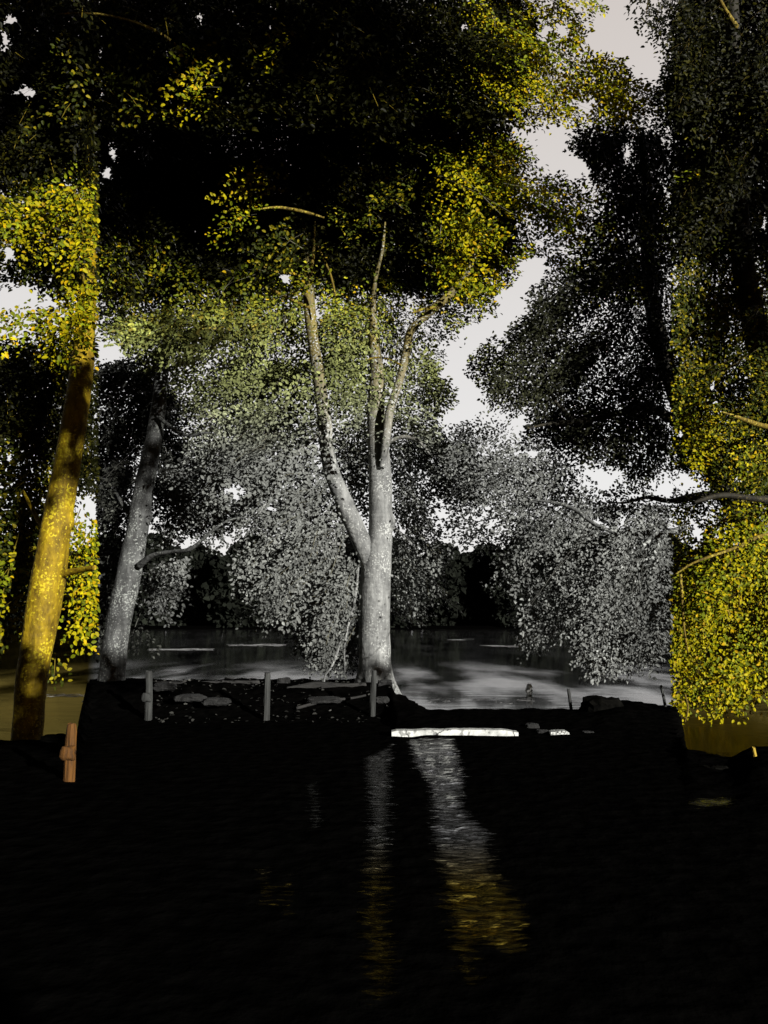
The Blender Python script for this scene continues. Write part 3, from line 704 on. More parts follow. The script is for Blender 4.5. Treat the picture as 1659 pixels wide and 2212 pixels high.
foliage('LI', [
    dict(poly=[(211, 262), (640, 262), (660, 600), (480, 620), (225, 640), (211, 560)], d=(14, 18), fill=.75, clump=-.5, cov=5.6, tint=T_shaded, leaf=.13),
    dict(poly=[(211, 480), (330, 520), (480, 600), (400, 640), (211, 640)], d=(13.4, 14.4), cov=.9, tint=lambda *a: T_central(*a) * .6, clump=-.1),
    dict(poly=[(211, 790), (330, 770), (400, 880), (400, 1080), (340, 1080), (330, 960), (260, 980), (211, 1100)], d=(15.6, 18), fill=.5, cov=3.2, tint=lambda *a: T_grey_shaded(*a) * .6),
    dict(poly=[(211, 1000), (300, 960), (270, 1200), (240, 1400), (211, 1400)], d=(15.6, 18), fill=.5, cov=3.3, tint=T_grey_shaded),
    dict(poly=[(325, 1160), (400, 1130), (470, 1110), (520, 1110), (500, 1160), (430, 1180), (400, 1215), (390, 1260), (330, 1220)], d=(13.6, 15), cov=2.3, tint=T_grey, droop=.7),
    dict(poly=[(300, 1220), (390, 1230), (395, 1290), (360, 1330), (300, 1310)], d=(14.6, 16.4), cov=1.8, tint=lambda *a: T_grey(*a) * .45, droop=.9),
    dict(poly=[(340, 1020), (420, 1000), (500, 1090), (470, 1140), (380, 1120)], d=(14.2, 16.6), cov=2.2, tint=lambda *a: T_grey(*a) * .85, droop=.6),
    dict(poly=[(325, 1030), (420, 1060), (500, 1120), (480, 1160), (420, 1160), (330, 1150)], d=(16, 18), cov=2.2, tint=T_grey_shaded, fill=.5),
    dict(poly=[(270, 1350), (320, 1360), (330, 1395), (280, 1400)], d=(15.6, 16.4), cov=1.5, tint=lambda *a: T_grey_shaded(*a) * .6, droop=.9)], 310, holesL, lo=211)
emit_foliage('LI', li, M_leaf, (.1,.1,.09))

lo_ = empty('golden_trunk_tree', W(52, 1640, 10.6), 'golden yellow leaning tree with a stout mottled trunk at the left edge', 'tree')
k2 = W(152, 1128, 10.6)
DL = 10.6
limb('trunk', [(52, 1660, 66, DL), (58, 1590, 64, DL), (66, 1500, 64, DL), (76, 1420, 66, DL), (92, 1320, 70, DL), (109, 1220, 68, DL), (124, 1120, 60, DL), (139, 1040, 56, DL), (155, 950, 54, DL), (167, 870, 52, DL), (177, 790, 50, DL + .4),
               (184, 700, 44, DL + 1), (190, 600, 36, DL + 1.5), (194, 420, 26, DL + 2), (198, 200, 16, DL + 2.5), (200, 20, 8, DL + 3)], M_bark_gold, lo_, 30, 10, .08, 22.0, flare=.1, knots=[((k2.x, k2.y, k2.z), .13, .05)])
for P in ([(130, 1240, 24, DL), (150, 1236, 15, DL - .1), (180, 1230, 12, DL - .3), (205, 1226, 10, DL - .5)],
          [(120, 1150, 18, DL + .2), (88, 1130, 12, DL + .4), (70, 1100, 8, DL + .6), (50, 1060, 5, DL + .8)],
          [(190, 640, 10, DL + .8), (150, 500, 6, DL + .2), (120, 490, 4, DL), (100, 510, 3, DL)],
          ):
    limb('branch', P, M_bark_gold if P[0][1] > 1000 else M_bark_ochre, lo_, 10, 6, .18, P[0][0])
limb('branch', [(390, 105, 5, 12), (350, 75, 8, 11.8), (290, 48, 7, 11.6), (210, 30, 6, 11.4), (125, 30, 3, 11.2)], M_bark_ochre, lo_, 8, 6, .2, 7)
STEMS = [[(62, 1420, 80, DL), (103, 1220, 76, DL), (134, 1040, 62, DL), (177, 790, 40, DL)], [(145, 1236, 10, DL), (208, 1226, 8, DL - .4)]]
holesO = [(25, 45, 22, 20), (55, 200, 36, 18), (12, 90, 12, 30), (30, 645, 40, 26), (100, 655, 42, 16), (18, 545, 20, 28), (60, 480, 14, 10), (120, 715, 10, 6), (30, 760, 14, 8), (110, 855, 12, 10), (38, 880, 10, 8), (60, 885, 12, 8), (20, 990, 5, 10),
          (125, 240, 12, 10), (205, 250, 8, 6), (435, 45, 10, 18), (585, 50, 5, 16), (690, 130, 10, 8), (760, 235, 5, 4), (750, 190, 4, 3)]
foliage('LO', [
    dict(poly=[(-40, -20), (840, -20), (860, 262), (211, 262), (211, 380), (-40, 400)], d=(11.5, 15.5), fill=.75, clump=-.5, cov=5.6, tint=T_shaded, leaf=.13),
    dict(poly=[(-40, 400), (211, 360), (211, 640), (150, 640), (60, 620), (-40, 600)], d=(11, 13), fill=.5, cov=2.8, tint=T_gold_shaded),
    dict(poly=[(-20, 420), (205, 400), (205, 560), (150, 600), (100, 560), (-20, 520)], d=(10, 10.8), cov=1.0, tint=T_gold, clump=-.1),
    dict(poly=[(110, 520), (205, 520), (205, 640), (150, 610)], d=(9.8, 10.6), cov=1.0, tint=T_gold),
    dict(poly=[(150, -20), (212, -20), (212, 640), (150, 640)], d=(10.6, 11.6), cov=1.4, tint=T_shaded, leaf=.13),
    dict(poly=[(140, 620), (208, 620), (208, 730), (175, 800), (145, 790)], d=(9.8, 10.3), cov=1.3, tint=T_gold, over=1),
    dict(poly=[(-40, 680), (80, 670), (130, 640), (205, 620), (205, 760), (160, 800), (60, 740), (-40, 730)], d=(9.8, 11.2), cov=1.9, tint=T_gold),
    dict(poly=[(-40, 740), (150, 750), (208, 780), (208, 1060), (150, 1080), (100, 1000), (-40, 960)], d=(12, 14), fill=.5, cov=3.3, tint=T_shaded),
    dict(poly=[(-40, 960), (110, 1000), (110, 1150), (60, 1300), (-40, 1460)], d=(11.4, 13.4), cov=2.8, tint=lambda *a: T_gold_shaded(*a) * .9),
    dict(poly=[(-20, 1230), (60, 1200), (50, 1340), (-20, 1400)], d=(11, 11.6), cov=.5, tint=T_gold),
    dict(poly=[(155, 1120), (208, 1130), (208, 1400), (180, 1390), (140, 1320)], d=(10.9, 12.2), cov=1.9, tint=T_gold, droop=.9),
    dict(poly=[(100, 1430), (150, 1440), (155, 1470), (110, 1475)], d=(11.6, 12), cov=1.2, tint=T_gold_shaded)], 120, holesO, hi=209)
# the crown over the middle of the frame top is allowed past the golden side
foliage('LO', [dict(poly=[(211, -20), (840, -20), (860, 272), (211, 272)], d=(11.5, 15.5), fill=.75, clump=-.5, cov=5.6, tint=T_shaded, leaf=.13)], 120, holesO)
foliage('LO', [dict(poly=[(60, 40), (300, 40), (300, 250), (60, 300)], d=(10.5, 11.2), cov=.25, tint=T_gold_shaded, clump=.05)], 120, holesO)
emit_foliage('LO', lo_, M_leaf, (.12,.09,.01))

# ------------------------------------------------------------------ right grey tree and right golden tree
ri = empty('drooping_grey_tree', W(1760, 1560, 16.5), 'dark limbed tree right of centre whose grey drooping boughs hang over the lake', 'tree')
limb('trunk', [(1760, 1590, 70, 16.5), (1740, 1450, 60, 16.5), (1680, 1250, 54, 16.5), (1580, 1080, 48, 16.5), (1480, 900, 40, 16.3), (1420, 720, 36, 16), (1400, 560, 30, 15.6), (1396, 400, 24, 15.2), (1385, 290, 16, 15)], M_bark_dark, ri, 20, 8, .08, 31)
for P in ([(1640, 1105, 20, 15.8), (1540, 1070, 18, 15.2), (1450, 1082, 12, 14.6), (1400, 1074, 9, 14.3), (1350, 1086, 5, 14.2), (1310, 1084, 2, 14)],
          [(1490, 930, 24, 16), (1400, 880, 18, 15), (1310, 900, 13, 14.4), (1245, 911, 12, 14), (1190, 915, 8, 13.8), (1140, 925, 4, 13.6)],
          [(1245, 911, 10, 14), (1210, 880, 8, 13.9), (1190, 850, 6, 13.8), (1175, 800, 4, 13.8), (1180, 770, 2, 13.8)],
          [(1100, 1085, 3, 13), (1150, 1080, 5, 13), (1230, 1095, 8, 12.8), (1300, 1140, 9, 12.6), (1400, 1160, 12, 12.8), (1480, 1140, 14, 13.5)],
          [(1280, 1100, 4, 13.2), (1245, 1115, 6, 13.2), (1230, 1140, 3, 13.2)],
          [(1330, 1180, 8, 12.2), (1290, 1210, 6, 12.0), (1260, 1260, 5, 11.9), (1225, 1290, 2, 11.8)],
          [(1420, 1150, 9, 12.4), (1390, 1180, 6, 12.2), (1380, 1240, 5, 12), (1385, 1290, 3, 11.9)],
          [(1330, 1190, 5, 12), (1312, 1230, 4, 12), (1318, 1300, 3, 11.9), (1310, 1340, 2, 11.9)],
          [(1325, 1400, 3, 13), (1320, 1420, 4, 13), (1322, 1445, 2, 13)],
          [(1040, 960, 3, 13.6), (1080, 1010, 4, 13.6), (1120, 1070, 4, 13.6), (1180, 1090, 3, 13.6)]):
    limb('branch', P, M_bark_dark if P[0][0] > 1600 or (P[0][1] < 1000 and P[0][0] > 1100) else M_bark_grey2, ri, 8, 6, .2, P[0][0])
STEMS = [[(1300, 905, 10, 14.2), (1190, 915, 6, 13.8)], [(1448, 1078, 12, 14.6), (1300, 1082, 6, 14)], [(1230, 1095, 4, 13.4), (1150, 1080, 3, 13.2)], [(1330, 1180, 4, 12.2), (1260, 1260, 3, 12)], [(1420, 1150, 5, 12.4), (1380, 1240, 3, 12.1)], [(1330, 1190, 2, 12.1), (1318, 1300, 2, 12)]]
holesR = [(1302, 1036, 48, 26), (1148, 978, 18, 14), (1120, 975, 10, 8), (1345, 1130, 10, 14), (1290, 1130, 14, 8), (1310, 1145, 8, 12), (1080, 720, 18, 40), (1190, 560, 26, 16), (1160, 590, 12, 16), (1200, 700, 10, 6), (1230, 810, 12, 8), (1180, 830, 10, 12), (1340, 760, 12, 5),
          (1420, 900, 8, 12), (1390, 780, 8, 8), (1330, 470, 8, 10), (1370, 540, 6, 14), (1355, 330, 12, 16), (1440, 560, 8, 12), (1060, 1130, 14, 12)]
foliage('RI', [
    dict(poly=[(1225, 282), (1448, 276), (1448, 640), (1290, 640), (1230, 600), (1290, 500), (1300, 420), (1250, 340), (1232, 330)], d=(13, 17), fill=.4, clump=-.3, cov=3.4, tint=T_shaded, droop=.9, leaf=.12),
    dict(poly=[(1160, 600), (1300, 560), (1448, 600), (1448, 1000), (1380, 1070), (1320, 1010), (1240, 985), (1150, 960), (1130, 900), (1060, 870), (1010, 800), (1010, 765), (1060, 735), (1110, 700), (1140, 640)], d=(13, 17), fill=.3, cov=2.7, tint=lambda *a: T_grey_shaded(*a) * np.array([[.42, .43, .25]]), droop=.8, leaf=.095),
    dict(poly=[(1010, 760), (1110, 720), (1130, 800), (1080, 880), (1040, 850)], d=(13, 14), cov=.8, tint=lambda *a: T_central(*a) * .7, leaf=.09),
    dict(poly=[(1230, 420), (1448, 420), (1448, 700), (1240, 640)], d=(12.4, 13), cov=.35, tint=T_gold_shaded, leaf=.09, clump=.0),
    dict(poly=[(960, 930), (1050, 900), (1130, 960), (1240, 1000), (1300, 1070), (1448, 1090), (1448, 1240), (1300, 1200), (1150, 1180), (1060, 1120), (980, 1080)], d=(12.6, 15), cov=2.4, tint=T_grey, droop=.6, leaf=.09),
    dict(poly=[(1050, 1120), (1448, 1150), (1448, 1420), (1350, 1440), (1300, 1465), (1260, 1430), (1230, 1380), (1150, 1400), (1110, 1330), (1130, 1280), (1060, 1240), (1090, 1190)], clump=-.15, fill=.4, d=(11.8, 14.4), cov=2.4, tint=T_grey, droop=1.0, leaf=.085),
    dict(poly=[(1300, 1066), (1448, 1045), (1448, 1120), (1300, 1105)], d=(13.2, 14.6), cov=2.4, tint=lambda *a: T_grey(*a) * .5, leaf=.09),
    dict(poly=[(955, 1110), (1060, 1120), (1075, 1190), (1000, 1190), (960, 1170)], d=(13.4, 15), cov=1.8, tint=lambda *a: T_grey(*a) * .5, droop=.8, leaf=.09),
    ], 1450, holesR + [(950, 1110, 22, 36)], lo=900, hi=1450)
emit_foliage('RI', ri, M_leaf, (.05, .05, .045))

ro = empty('drooping_golden_tree', W(1900, 1640, 12.5), 'bright yellow leaved tree hanging down at the right edge', 'tree')
limb('trunk', [(1900, 1660, 90, 12.8), (1850, 1500, 80, 12.8), (1760, 1200, 70, 12.8), (1680, 900, 60, 12.8), (1610, 600, 50, 12.6), (1592, 400, 44, 12.4), (1588, 200, 38, 12.2), (1580, 0, 30, 12), (1578, -60, 26, 12)], M_bark_dark, ro, 20, 8, .08, 41)
for P in ([(1740, 1080, 22, 12), (1640, 1078, 15, 11.5), (1560, 1070, 13, 11.2), (1500, 1085, 6, 11)],
          [(1700, 930, 20, 12), (1640, 918, 13, 11.4), (1590, 900, 8, 11.1), (1560, 890, 4, 11)],
          [(1700, 1150, 16, 13), (1640, 1160, 11, 12.7), (1600, 1180, 9, 12.6), (1570, 1220, 6, 12.5), (1540, 1240, 3, 12.4)],
          [(1600, 1180, 8, 12.5), (1570, 1190, 7, 12.4), (1500, 1215, 5, 12.3), (1460, 1240, 4, 12.3)],
          [(1470, 1240, 6, 12.4), (1474, 1300, 6, 12.4), (1478, 1360, 5, 12.4), (1486, 1410, 3, 12.4)],
          [(1575, 1230, 8, 12.4), (1565, 1270, 7, 12.4), (1570, 1310, 6, 12.4), (1580, 1340, 3, 12.4)],
          [(1592, 1220, 4, 12.4), (1594, 1260, 4, 12.4), (1598, 1310, 2, 12.4)],
          [(1480, 1500, 4, 12.4), (1486, 1530, 5, 12.4), (1480, 1560, 2, 12.4)],
          [(1590, 60, 14, 11.8), (1560, 10, 10, 11.5), (1548, -20, 7, 11.3)]):
    limb('branch', P, M_bark_dark if P[0][0] == 1740 else M_bark_ochre, ro, 8, 6, .2, P[0][0])
STEMS = [[(1640, 1160, 8, 12.9), (1540, 1240, 3, 12.8)], [(1600, 1180, 6, 12.9), (1460, 1240, 3, 12.8)], [(1470, 1240, 4, 12.7), (1486, 1410, 2, 12.7)], [(1575, 1230, 4, 12.8), (1580, 1340, 2, 12.8)], [(1659, 1078, 8, 11.8), (1560, 1070, 8, 11.3)], [(1650, 918, 6, 11.4), (1590, 900, 4, 11.2)]]
holesRO = [(1478, 1040, 32, 24), (1505, 1150, 16, 32), (1645, 708, 12, 20), (1612, 510, 14, 14), (1640, 530, 14, 10), (1600, 600, 8, 8), (1570, 120, 12, 12), (1480, 570, 10, 10), (1520, 640, 10, 8), (1490, 700, 8, 8), (1540, 830, 5, 16), (1520, 800, 6, 12),
           (1395, 75, 6, 10), (1520, 40, 14, 8), (1455, 545, 4, 12), (1650, 480, 6, 30), (1455, 910, 4, 20), (1470, 940, 5, 10)]
foliage('RO', [
    dict(poly=[(1475, -20), (1700, -20), (1700, 262), (1452, 262), (1452, 230), (1450, 190), (1460, 100)], d=(11.5, 14.5), fill=.6, clump=-.4, cov=4.6, tint=T_shaded, droop=.9),
    dict(lo=1452, poly=[(1452, 250), (1700, 250), (1700, 560), (1452, 560)], d=(11.5, 14.5), fill=.6, clump=-.4, cov=4.6, tint=T_shaded, droop=.9),
    dict(poly=[(1350, -20), (1500, -20), (1500, 180), (1462, 170), (1440, 120), (1390, 70), (1352, 28)], d=(11, 13), cov=1.7, tint=T_shaded, droop=1.0),
    dict(poly=[(1430, 150), (1700, 150), (1700, 276), (1430, 262)], d=(11, 13), fill=.6, clump=-.4, cov=4.2, tint=T_shaded, droop=.9),
    dict(lo=1452, poly=[(1460, 280), (1700, 200), (1700, 620), (1460, 540)], d=(11.3, 12), cov=.3, tint=T_gold_shaded, clump=.0, leaf=.09),
    dict(lo=1452, poly=[(1452, 330), (1490, 350), (1500, 450), (1452, 450)], d=(11, 11.6), cov=.5, tint=T_gold),
    dict(lo=1452, poly=[(1452, 560), (1700, 560), (1700, 1060), (1560, 1060), (1452, 1010)], d=(11.5, 14), fill=.5, cov=3.1, tint=T_gold_shaded, droop=.8, leaf=.09),
    dict(lo=1452, poly=[(1452, 780), (1520, 760), (1560, 900), (1620, 960), (1700, 960), (1700, 1040), (1560, 1040), (1500, 1010), (1452, 960)], d=(11.5, 12.5), cov=1.0, tint=T_gold, droop=.8, leaf=.085),
    dict(lo=1452, poly=[(1452, 1060), (1540, 1060), (1700, 1040), (1700, 1120), (1540, 1150), (1530, 1200), (1452, 1180)], d=(13, 14.5), cov=2.0, tint=T_gold_shaded, droop=.8, leaf=.085),
    dict(lo=1452, poly=[(1452, 1190), (1540, 1120), (1700, 1090), (1700, 1500), (1620, 1500), (1590, 1530), (1530, 1540), (1500, 1490), (1490, 1560), (1470, 1560), (1452, 1575)], clump=-.12, fill=.4, d=(12.4, 15.2), cov=2.5, tint=T_gold, droop=1.0, leaf=.1),
    dict(poly=[(1520, 1520), (1560, 1510), (1550, 1560), (1530, 1570)], d=(12.6, 13), cov=1.6, tint=T_gold, droop=1.2, leaf=.1),
    ], 1700, holesRO + [(1400, 110, 20, 14)], lo=1345)
emit_foliage('RO', ro, M_leaf, (.04, .03, .006))

# ------------------------------------------------------------------ added leaf blockers behind the camera, placed to shade crowns and trunk parts
SHADE_GAPS = [(440, 190, 95, 90, 11), (590, 150, 60, 80, 11), (540, 430, 80, 80, 13), (1090, 440, 260, 230, 13.5), (1090, 440, 240, 200, 15), (1180, 120, 290, 210, 13), (900, 640, 160, 60, 14.5), (110, 480, 140, 110, 10.8)]
def shade_blocker(x, y, h, regions, seed, label, lean=0):
    """regions: (poly in picture, depth, opacity). leaves stand on the sun's path to that part of the scene"""
    r0 = np.random.default_rng(seed)
    root = empty('added_shade_blocker', (x, y, 0), label, 'tree')
    co, fs = tube_geo([(x, y, -.2, .5), (x + .2, y, h * .4, .36), (x + lean * .4, y, h * .72, .2), (x + lean, y, h, .05)], 12, 5, .1, seed, flare=.2)
    mesh_obj('trunk', co, fs, M_bark_dark, root, smooth=True)
    V = []; Fc = []; T = []; off = 0
    for poly, d, op in regions:
        poly = np.array(poly, float); a0 = poly.min(0); a1 = poly.max(0)
        lf = .32; la = lf * lf * .62 * .72 * .6
        A = (a1[0] - a0[0]) * (a1[1] - a0[1]) * (d / F) ** 2
        n = int(A * -math.log(1 - op) / la)
        qx = r0.uniform(a0[0], a1[0], n); qy = r0.uniform(a0[1], a1[1], n)
        k = in_poly(poly, qx + r0.normal(0, 14, n), qy + r0.normal(0, 14, n))
        cl = np.array([noise.noise(Vector((u / 70., v / 60., seed))) for u, v in zip(qx, qy)])
        k &= cl > -.35 + (.2 if op < .8 else -.3)
        p = Wn(qx[k], qy[k], d * np.ones(k.sum()))
        kp = np.ones(len(p), bool)
        for (hx, hy, ra, rb, hd) in SHADE_GAPS:                  # holes cut in the added blocker to keep chosen sprays lit
            ux, uy = proj(p + np.array(to_sun)[None] * ((hd - p[:, 1]) / to_sun.y)[:, None])
            kp &= ((ux - hx) / ra) ** 2 + ((uy - hy) / rb) ** 2 > r0.uniform(.6, 1.3, len(p))
        p = p[kp]
        yy = y + r0.uniform(-2, 2, len(p))
        p = p + np.array(to_sun)[None] * ((yy - p[:, 1]) / to_sun.y)[:, None]
        v, f = leaf_geo(p, r0.normal(0, 1, p.shape), r0.normal(0, .5, p.shape) + np.array(to_sun), lf * r0.uniform(.7, 1.3, len(p)))
        V.append(v); Fc.append(f + off); off += len(v); T.append(np.tile(np.array([[.03, .04, .008]]), (len(f), 1)))
    mesh_obj('crown', np.concatenate(V), np.concatenate(Fc), M_leaf, root, tint=np.concatenate(T))
SH = [
    (4.5, -5.0, 22, [([(-100, -400), (930, -400), (930, 420), (640, 540), (211, 560), (-100, 380)], 14.5, .93)], 'added tall tree-shaped blocker behind the viewer shading the top left'),
    (27.0, -6.0, 22, [([(930, -400), (1500, -400), (1700, 560), (1451, 560), (1451, 1010), (1290, 1000), (1140, 860), (1290, 560), (1300, 250), (1000, -50)], 14.5, .94)], 'added tall tree-shaped blocker behind the viewer shading the top right'),
    (-.5, -4.0, 12, [([(120, 770), (215, 770), (200, 1070), (80, 1060)], 10.6, .95), ([(20, 1400), (130, 1470), (110, 1640), (-20, 1640)], 10.6, .96),
                     ([(215, 760), (400, 760), (350, 1085), (240, 1085)], 15.2, .75), ([(211, 1380), (290, 1430), (270, 1520), (200, 1520)], 15.2, .9), ([(770, 1430), (850, 1430), (855, 1490), (765, 1490)], 15, .7)], 'added smaller tree-shaped blocker behind the viewer'),
]
for k_, a_ in enumerate(SH): shade_blocker(a_[0], a_[1], a_[2], a_[3], 70 + k_, a_[4], (7, -6, 5)[k_])

# ------------------------------------------------------------------ posts
M_post = plain_noise_mat('weathered_post', (.008, .0085, .008), (.042, .044, .041), 16, .8, .8, (1, 1, .12))
M_post_o = plain_noise_mat('orange_post', (.025, .010, .001), (.13, .05, .002), 14, .8, .8, (1, 1, .15))
M_post_y = plain_noise_mat('yellow_post', (.2, .13, .01), (.4, .28, .03), 14, .8, .6, (1, 1, .15))
def post(name, top, bot, wpx, d, mat, label, cat='post', group=None, sides=9, chunk=None):
    q = W(bot[0], bot[1], d); r = wpx * .5 * d / F
    root = empty(name, q, label, cat, group)
    a = W(top[0], top[1], d)
    n = 7; co = []; fs = []
    for i in range(n + 1):
        t = i / n; c = q.lerp(a, t)
        if i == 0: c.z -= .12
        for k in range(sides):
            th = 2 * math.pi * k / sides
            rr = r * (1 + .16 * noise.noise(Vector((k * 1.7, t * 3, wpx)))) * (1.04 - .06 * t)
            if i == n: rr *= .86
            co.append((c.x + rr * math.cos(th), c.y + rr * math.sin(th), c.z + (.012 * math.sin(th * 2 + wpx) if i >= n - 1 else 0) + (-.012 if i == n - 1 else 0)))
    for i in range(n):
        for k in range(sides):
            fs.append((i * sides + k, i * sides + (k + 1) % sides, (i + 1) * sides + (k + 1) % sides, (i + 1) * sides + k))
    fs.append(tuple(n * sides + k for k in range(sides)))
    mesh_obj('stake', co, fs, mat, root, smooth=False)
    return root
GP = 'weathered posts along the bank'
s1 = post('wooden_post', (322, 1450), (321, 1556), 15, 12.6, M_post, 'short grey post with a block nailed to its side, standing leftmost on the grey bank', group=GP)
p2 = post('wooden_post', (578, 1453), (575, 1558), 14, 12.6, M_post, 'straight weathered grey post on the bank left of the central trunk', group=GP)
p3 = post('wooden_post', (808, 1449), (804, 1552), 12, 12.8, M_post, 'thin grey post standing right in front of the central trunk', group=GP)
p4 = post('wooden_post', (1228, 1489), (1235, 1542), 7, 13.2, M_post, 'thin tilted grey stake at the lake edge under the drooping boughs', group=GP)
p5 = post('wooden_post', (1428, 1481), (1438, 1528), 6, 13.2, M_post, 'thin tilted grey stake near the golden tree, rightmost of the grey ones', group=GP)
p6 = post('wooden_post', (155, 1564), (151, 1662), 22, 7.9, M_post_o, 'orange brown post with a side block at the lower left', group=GP)
p7 = post('wooden_post', (1627, 1614), (1640, 1674), 8, 8.8, M_post_y, 'tilted yellow stake at the lower right edge', group=GP)

def rock_geo(c, sx, sy, sz, seed, n=10, blocky=.0):
    co = []; fs = []
    for i in range(n + 1):
        ph = math.pi * i / n
        for k in range(2 * n):
            th = math.pi * k / n
            v = Vector((math.sin(ph) * math.cos(th), math.sin(ph) * math.sin(th), math.cos(ph)))
            if blocky:
                m = max(abs(v.x), abs(v.y), abs(v.z)); v = v.lerp(v / m * .8, blocky)
            f = 1 + .28 * noise.noise(v * 1.6 + Vector((seed, 0, 0))) + .12 * noise.noise(v * 4.5 + Vector((seed, 0, 0)))
            co.append((c[0] + v.x * sx * f, c[1] + v.y * sy * f, c[2] + v.z * sz * f))
    for i in range(n):
        for k in range(2 * n):
            fs.append((i * 2 * n + k, (i + 1) * 2 * n + k, (i + 1) * 2 * n + (k + 1) % (2 * n), i * 2 * n + (k + 1) % (2 * n)))
    return co, fs
# side blocks of the two stout posts
for root, (px, py), d, mat, s in ((s1, (316, 1506), 12.55, M_post, .09), (p6, (146, 1626), 7.85, M_post_o, .085)):
    c = W(px, py, d)
    co, fs = rock_geo(c, s, .07, s * .9, 3, 8, .7)
    mesh_obj('side_block', co, fs, mat, root, smooth=True)

# ------------------------------------------------------------------ stones, logs, solid sky glints on the bank
M_stone = plain_noise_mat('bank_stone', (.004, .004, .0037), (.02, .02, .019), 7, .8, 1.0, dist=.06)
M_log = plain_noise_mat('rotten_log', (.005, .005, .0045), (.03, .029, .027), 9, .85, 1.0, (.3, 1, 1), dist=.06)
M_glint = plain_noise_mat('pale_glint', (.3, .31, .29), (.6, .61, .58), 6, .6, .5)
def add_cracks(m, scale=5, width=.02):
    t = m.node_tree; n = t.nodes.new; L = t.links.new; b = t.nodes['Principled BSDF']
    src = b.inputs['Base Color'].links[0].from_socket
    g = n('ShaderNodeNewGeometry'); nz = n('ShaderNodeTexNoise'); nz.inputs['Scale'].default_value = 9; L(g.outputs['Position'], nz.inputs[0])
    va = n('ShaderNodeVectorMath'); va.operation = 'MULTIPLY_ADD'; va.inputs[1].default_value = (.2, .2, .2); L(nz.outputs['Color'], va.inputs[0]); L(g.outputs['Position'], va.inputs[2])
    v = n('ShaderNodeTexVoronoi'); v.feature = 'DISTANCE_TO_EDGE'; v.inputs['Scale'].default_value = scale; L(va.outputs[0], v.inputs[0])
    r = n('ShaderNodeMapRange'); r.inputs[1].default_value = width * .4; r.inputs[2].default_value = width * 1.4; L(v.outputs['Distance'], r.inputs[0])
    s_ = n('ShaderNodeTexNoise'); s_.inputs['Scale'].default_value = 14; s_.inputs['Detail'].default_value = 6; L(g.outputs['Position'], s_.inputs[0])
    rr = n('ShaderNodeMapRange'); rr.inputs[1].default_value = .36; rr.inputs[2].default_value = .44; rr.inputs[3].default_value = .35; L(s_.outputs['Fac'], rr.inputs[0])
    mu = n('ShaderNodeMath'); mu.operation = 'MULTIPLY'; L(r.outputs[0], mu.inputs[0]); L(rr.outputs[0], mu.inputs[1])
    mx = n('ShaderNodeMixRGB'); mx.inputs[1].default_value = (.02, .02, .018, 1); L(mu.outputs[0], mx.inputs[0]); L(src, mx.inputs[2]); L(mx.outputs[0], b.inputs['Base Color'])
add_cracks(M_glint, 1.1, .008)
def stone(px, py, rx, rz, d, seed, label, name='stone', mat=None, blocky=.5):
    c = W(px, py, d); k = d / F
    co, fs = rock_geo(c, rx * k, rx * k * .8, rz * k, seed, 12, blocky)
    co = [(x - c.x, y - c.y, z - c.z) for x, y, z in co]
    o = mesh_obj(name, co, fs, mat or M_stone, None, smooth=False); o.location = c
    return tag(o, label, 'rock')
stone(355, 1484, 26, 9, 13.6, 1, 'long low dark stone just right of the post with the side block')
stone(495, 1470, 12, 8, 15.0, 2, 'small rounded dark stone on the bank crest by the water')
stone(612, 1474, 17, 11, 14.6, 3, 'angular stone on the bank crest right of the straight grey post', blocky=.8)
stone(410, 1508, 34, 8, 13.2, 4, 'broad flat grey stone in the mud left of the pale cracked one')
stone(468, 1516, 30, 9, 13.0, 5, 'pale cracked flat stone in the mud left of the straight grey post')
stone(700, 1512, 40, 7, 13.3, 6, 'flat mossy stone between the straight post and the central trunk')
stone(832, 1478, 17, 10, 14.2, 7, 'square dark stone at the right foot of the central trunk', blocky=.9)
stone(826, 1512, 16, 8, 13.4, 8, 'low stone beside the thin post before the central trunk', blocky=.8)
stone(1300, 1530, 48, 28, 13.0, 9, 'large black boulder on the shore between the two tilted grey stakes', 'boulder', M_mud, .3)
stone(1545, 1665, 30, 12, 8.6, 10, 'low dark rock left of the tilted yellow stake', 'boulder', M_mud)
stone(118, 1594, 26, 8, 9.6, 12, 'dark block of earth against the orange post', 'boulder', M_mud, .8)
stone(1150, 1570, 16, 8, 11.6, 13, 'small pale rubble stone at the end of the long pale slab', blocky=.6)
stone(1172, 1581, 14, 5, 11.2, 14, 'flat rubble stone between the two pale glints', blocky=.6)
stone(1270, 1583, 14, 4, 11.2, 15, 'little dim stone right of the short pale slab', blocky=.6)
def log(P, mat, label, name='log'):
    c = W(P[0][0], P[0][1], P[0][3])
    pts = []
    for (px, py, wd, d) in P:
        q = W(px, py, d); pts.append((q.x - c.x, q.y - c.y, q.z - c.z, wd * .5 * d / F))
    co, fs = tube_geo(pts, 12, 8, .25, P[0][0])
    o = mesh_obj(name, co, fs, mat, None, smooth=True); o.location = c
    return tag(o, label, 'log')
log([(335, 1478, 12, 14.3), (400, 1480, 14, 14.4), (480, 1477, 12, 14.6), (560, 1476, 11, 14.7)], M_log, 'dark half sunk log along the bank crest left of the straight post')
log([(620, 1490, 12, 14.0), (680, 1480, 13, 14.1), (740, 1482, 11, 14.2), (790, 1480, 10, 14.2)], M_log, 'rough rotten log lying behind the straight post toward the trunk foot')
log([(640, 1530, 6, 13.0), (700, 1515, 6, 13.2), (760, 1508, 5, 13.4), (790, 1502, 4, 13.5)], M_log, 'slender fallen branch slanting up toward the central trunk', 'fallen_branch')

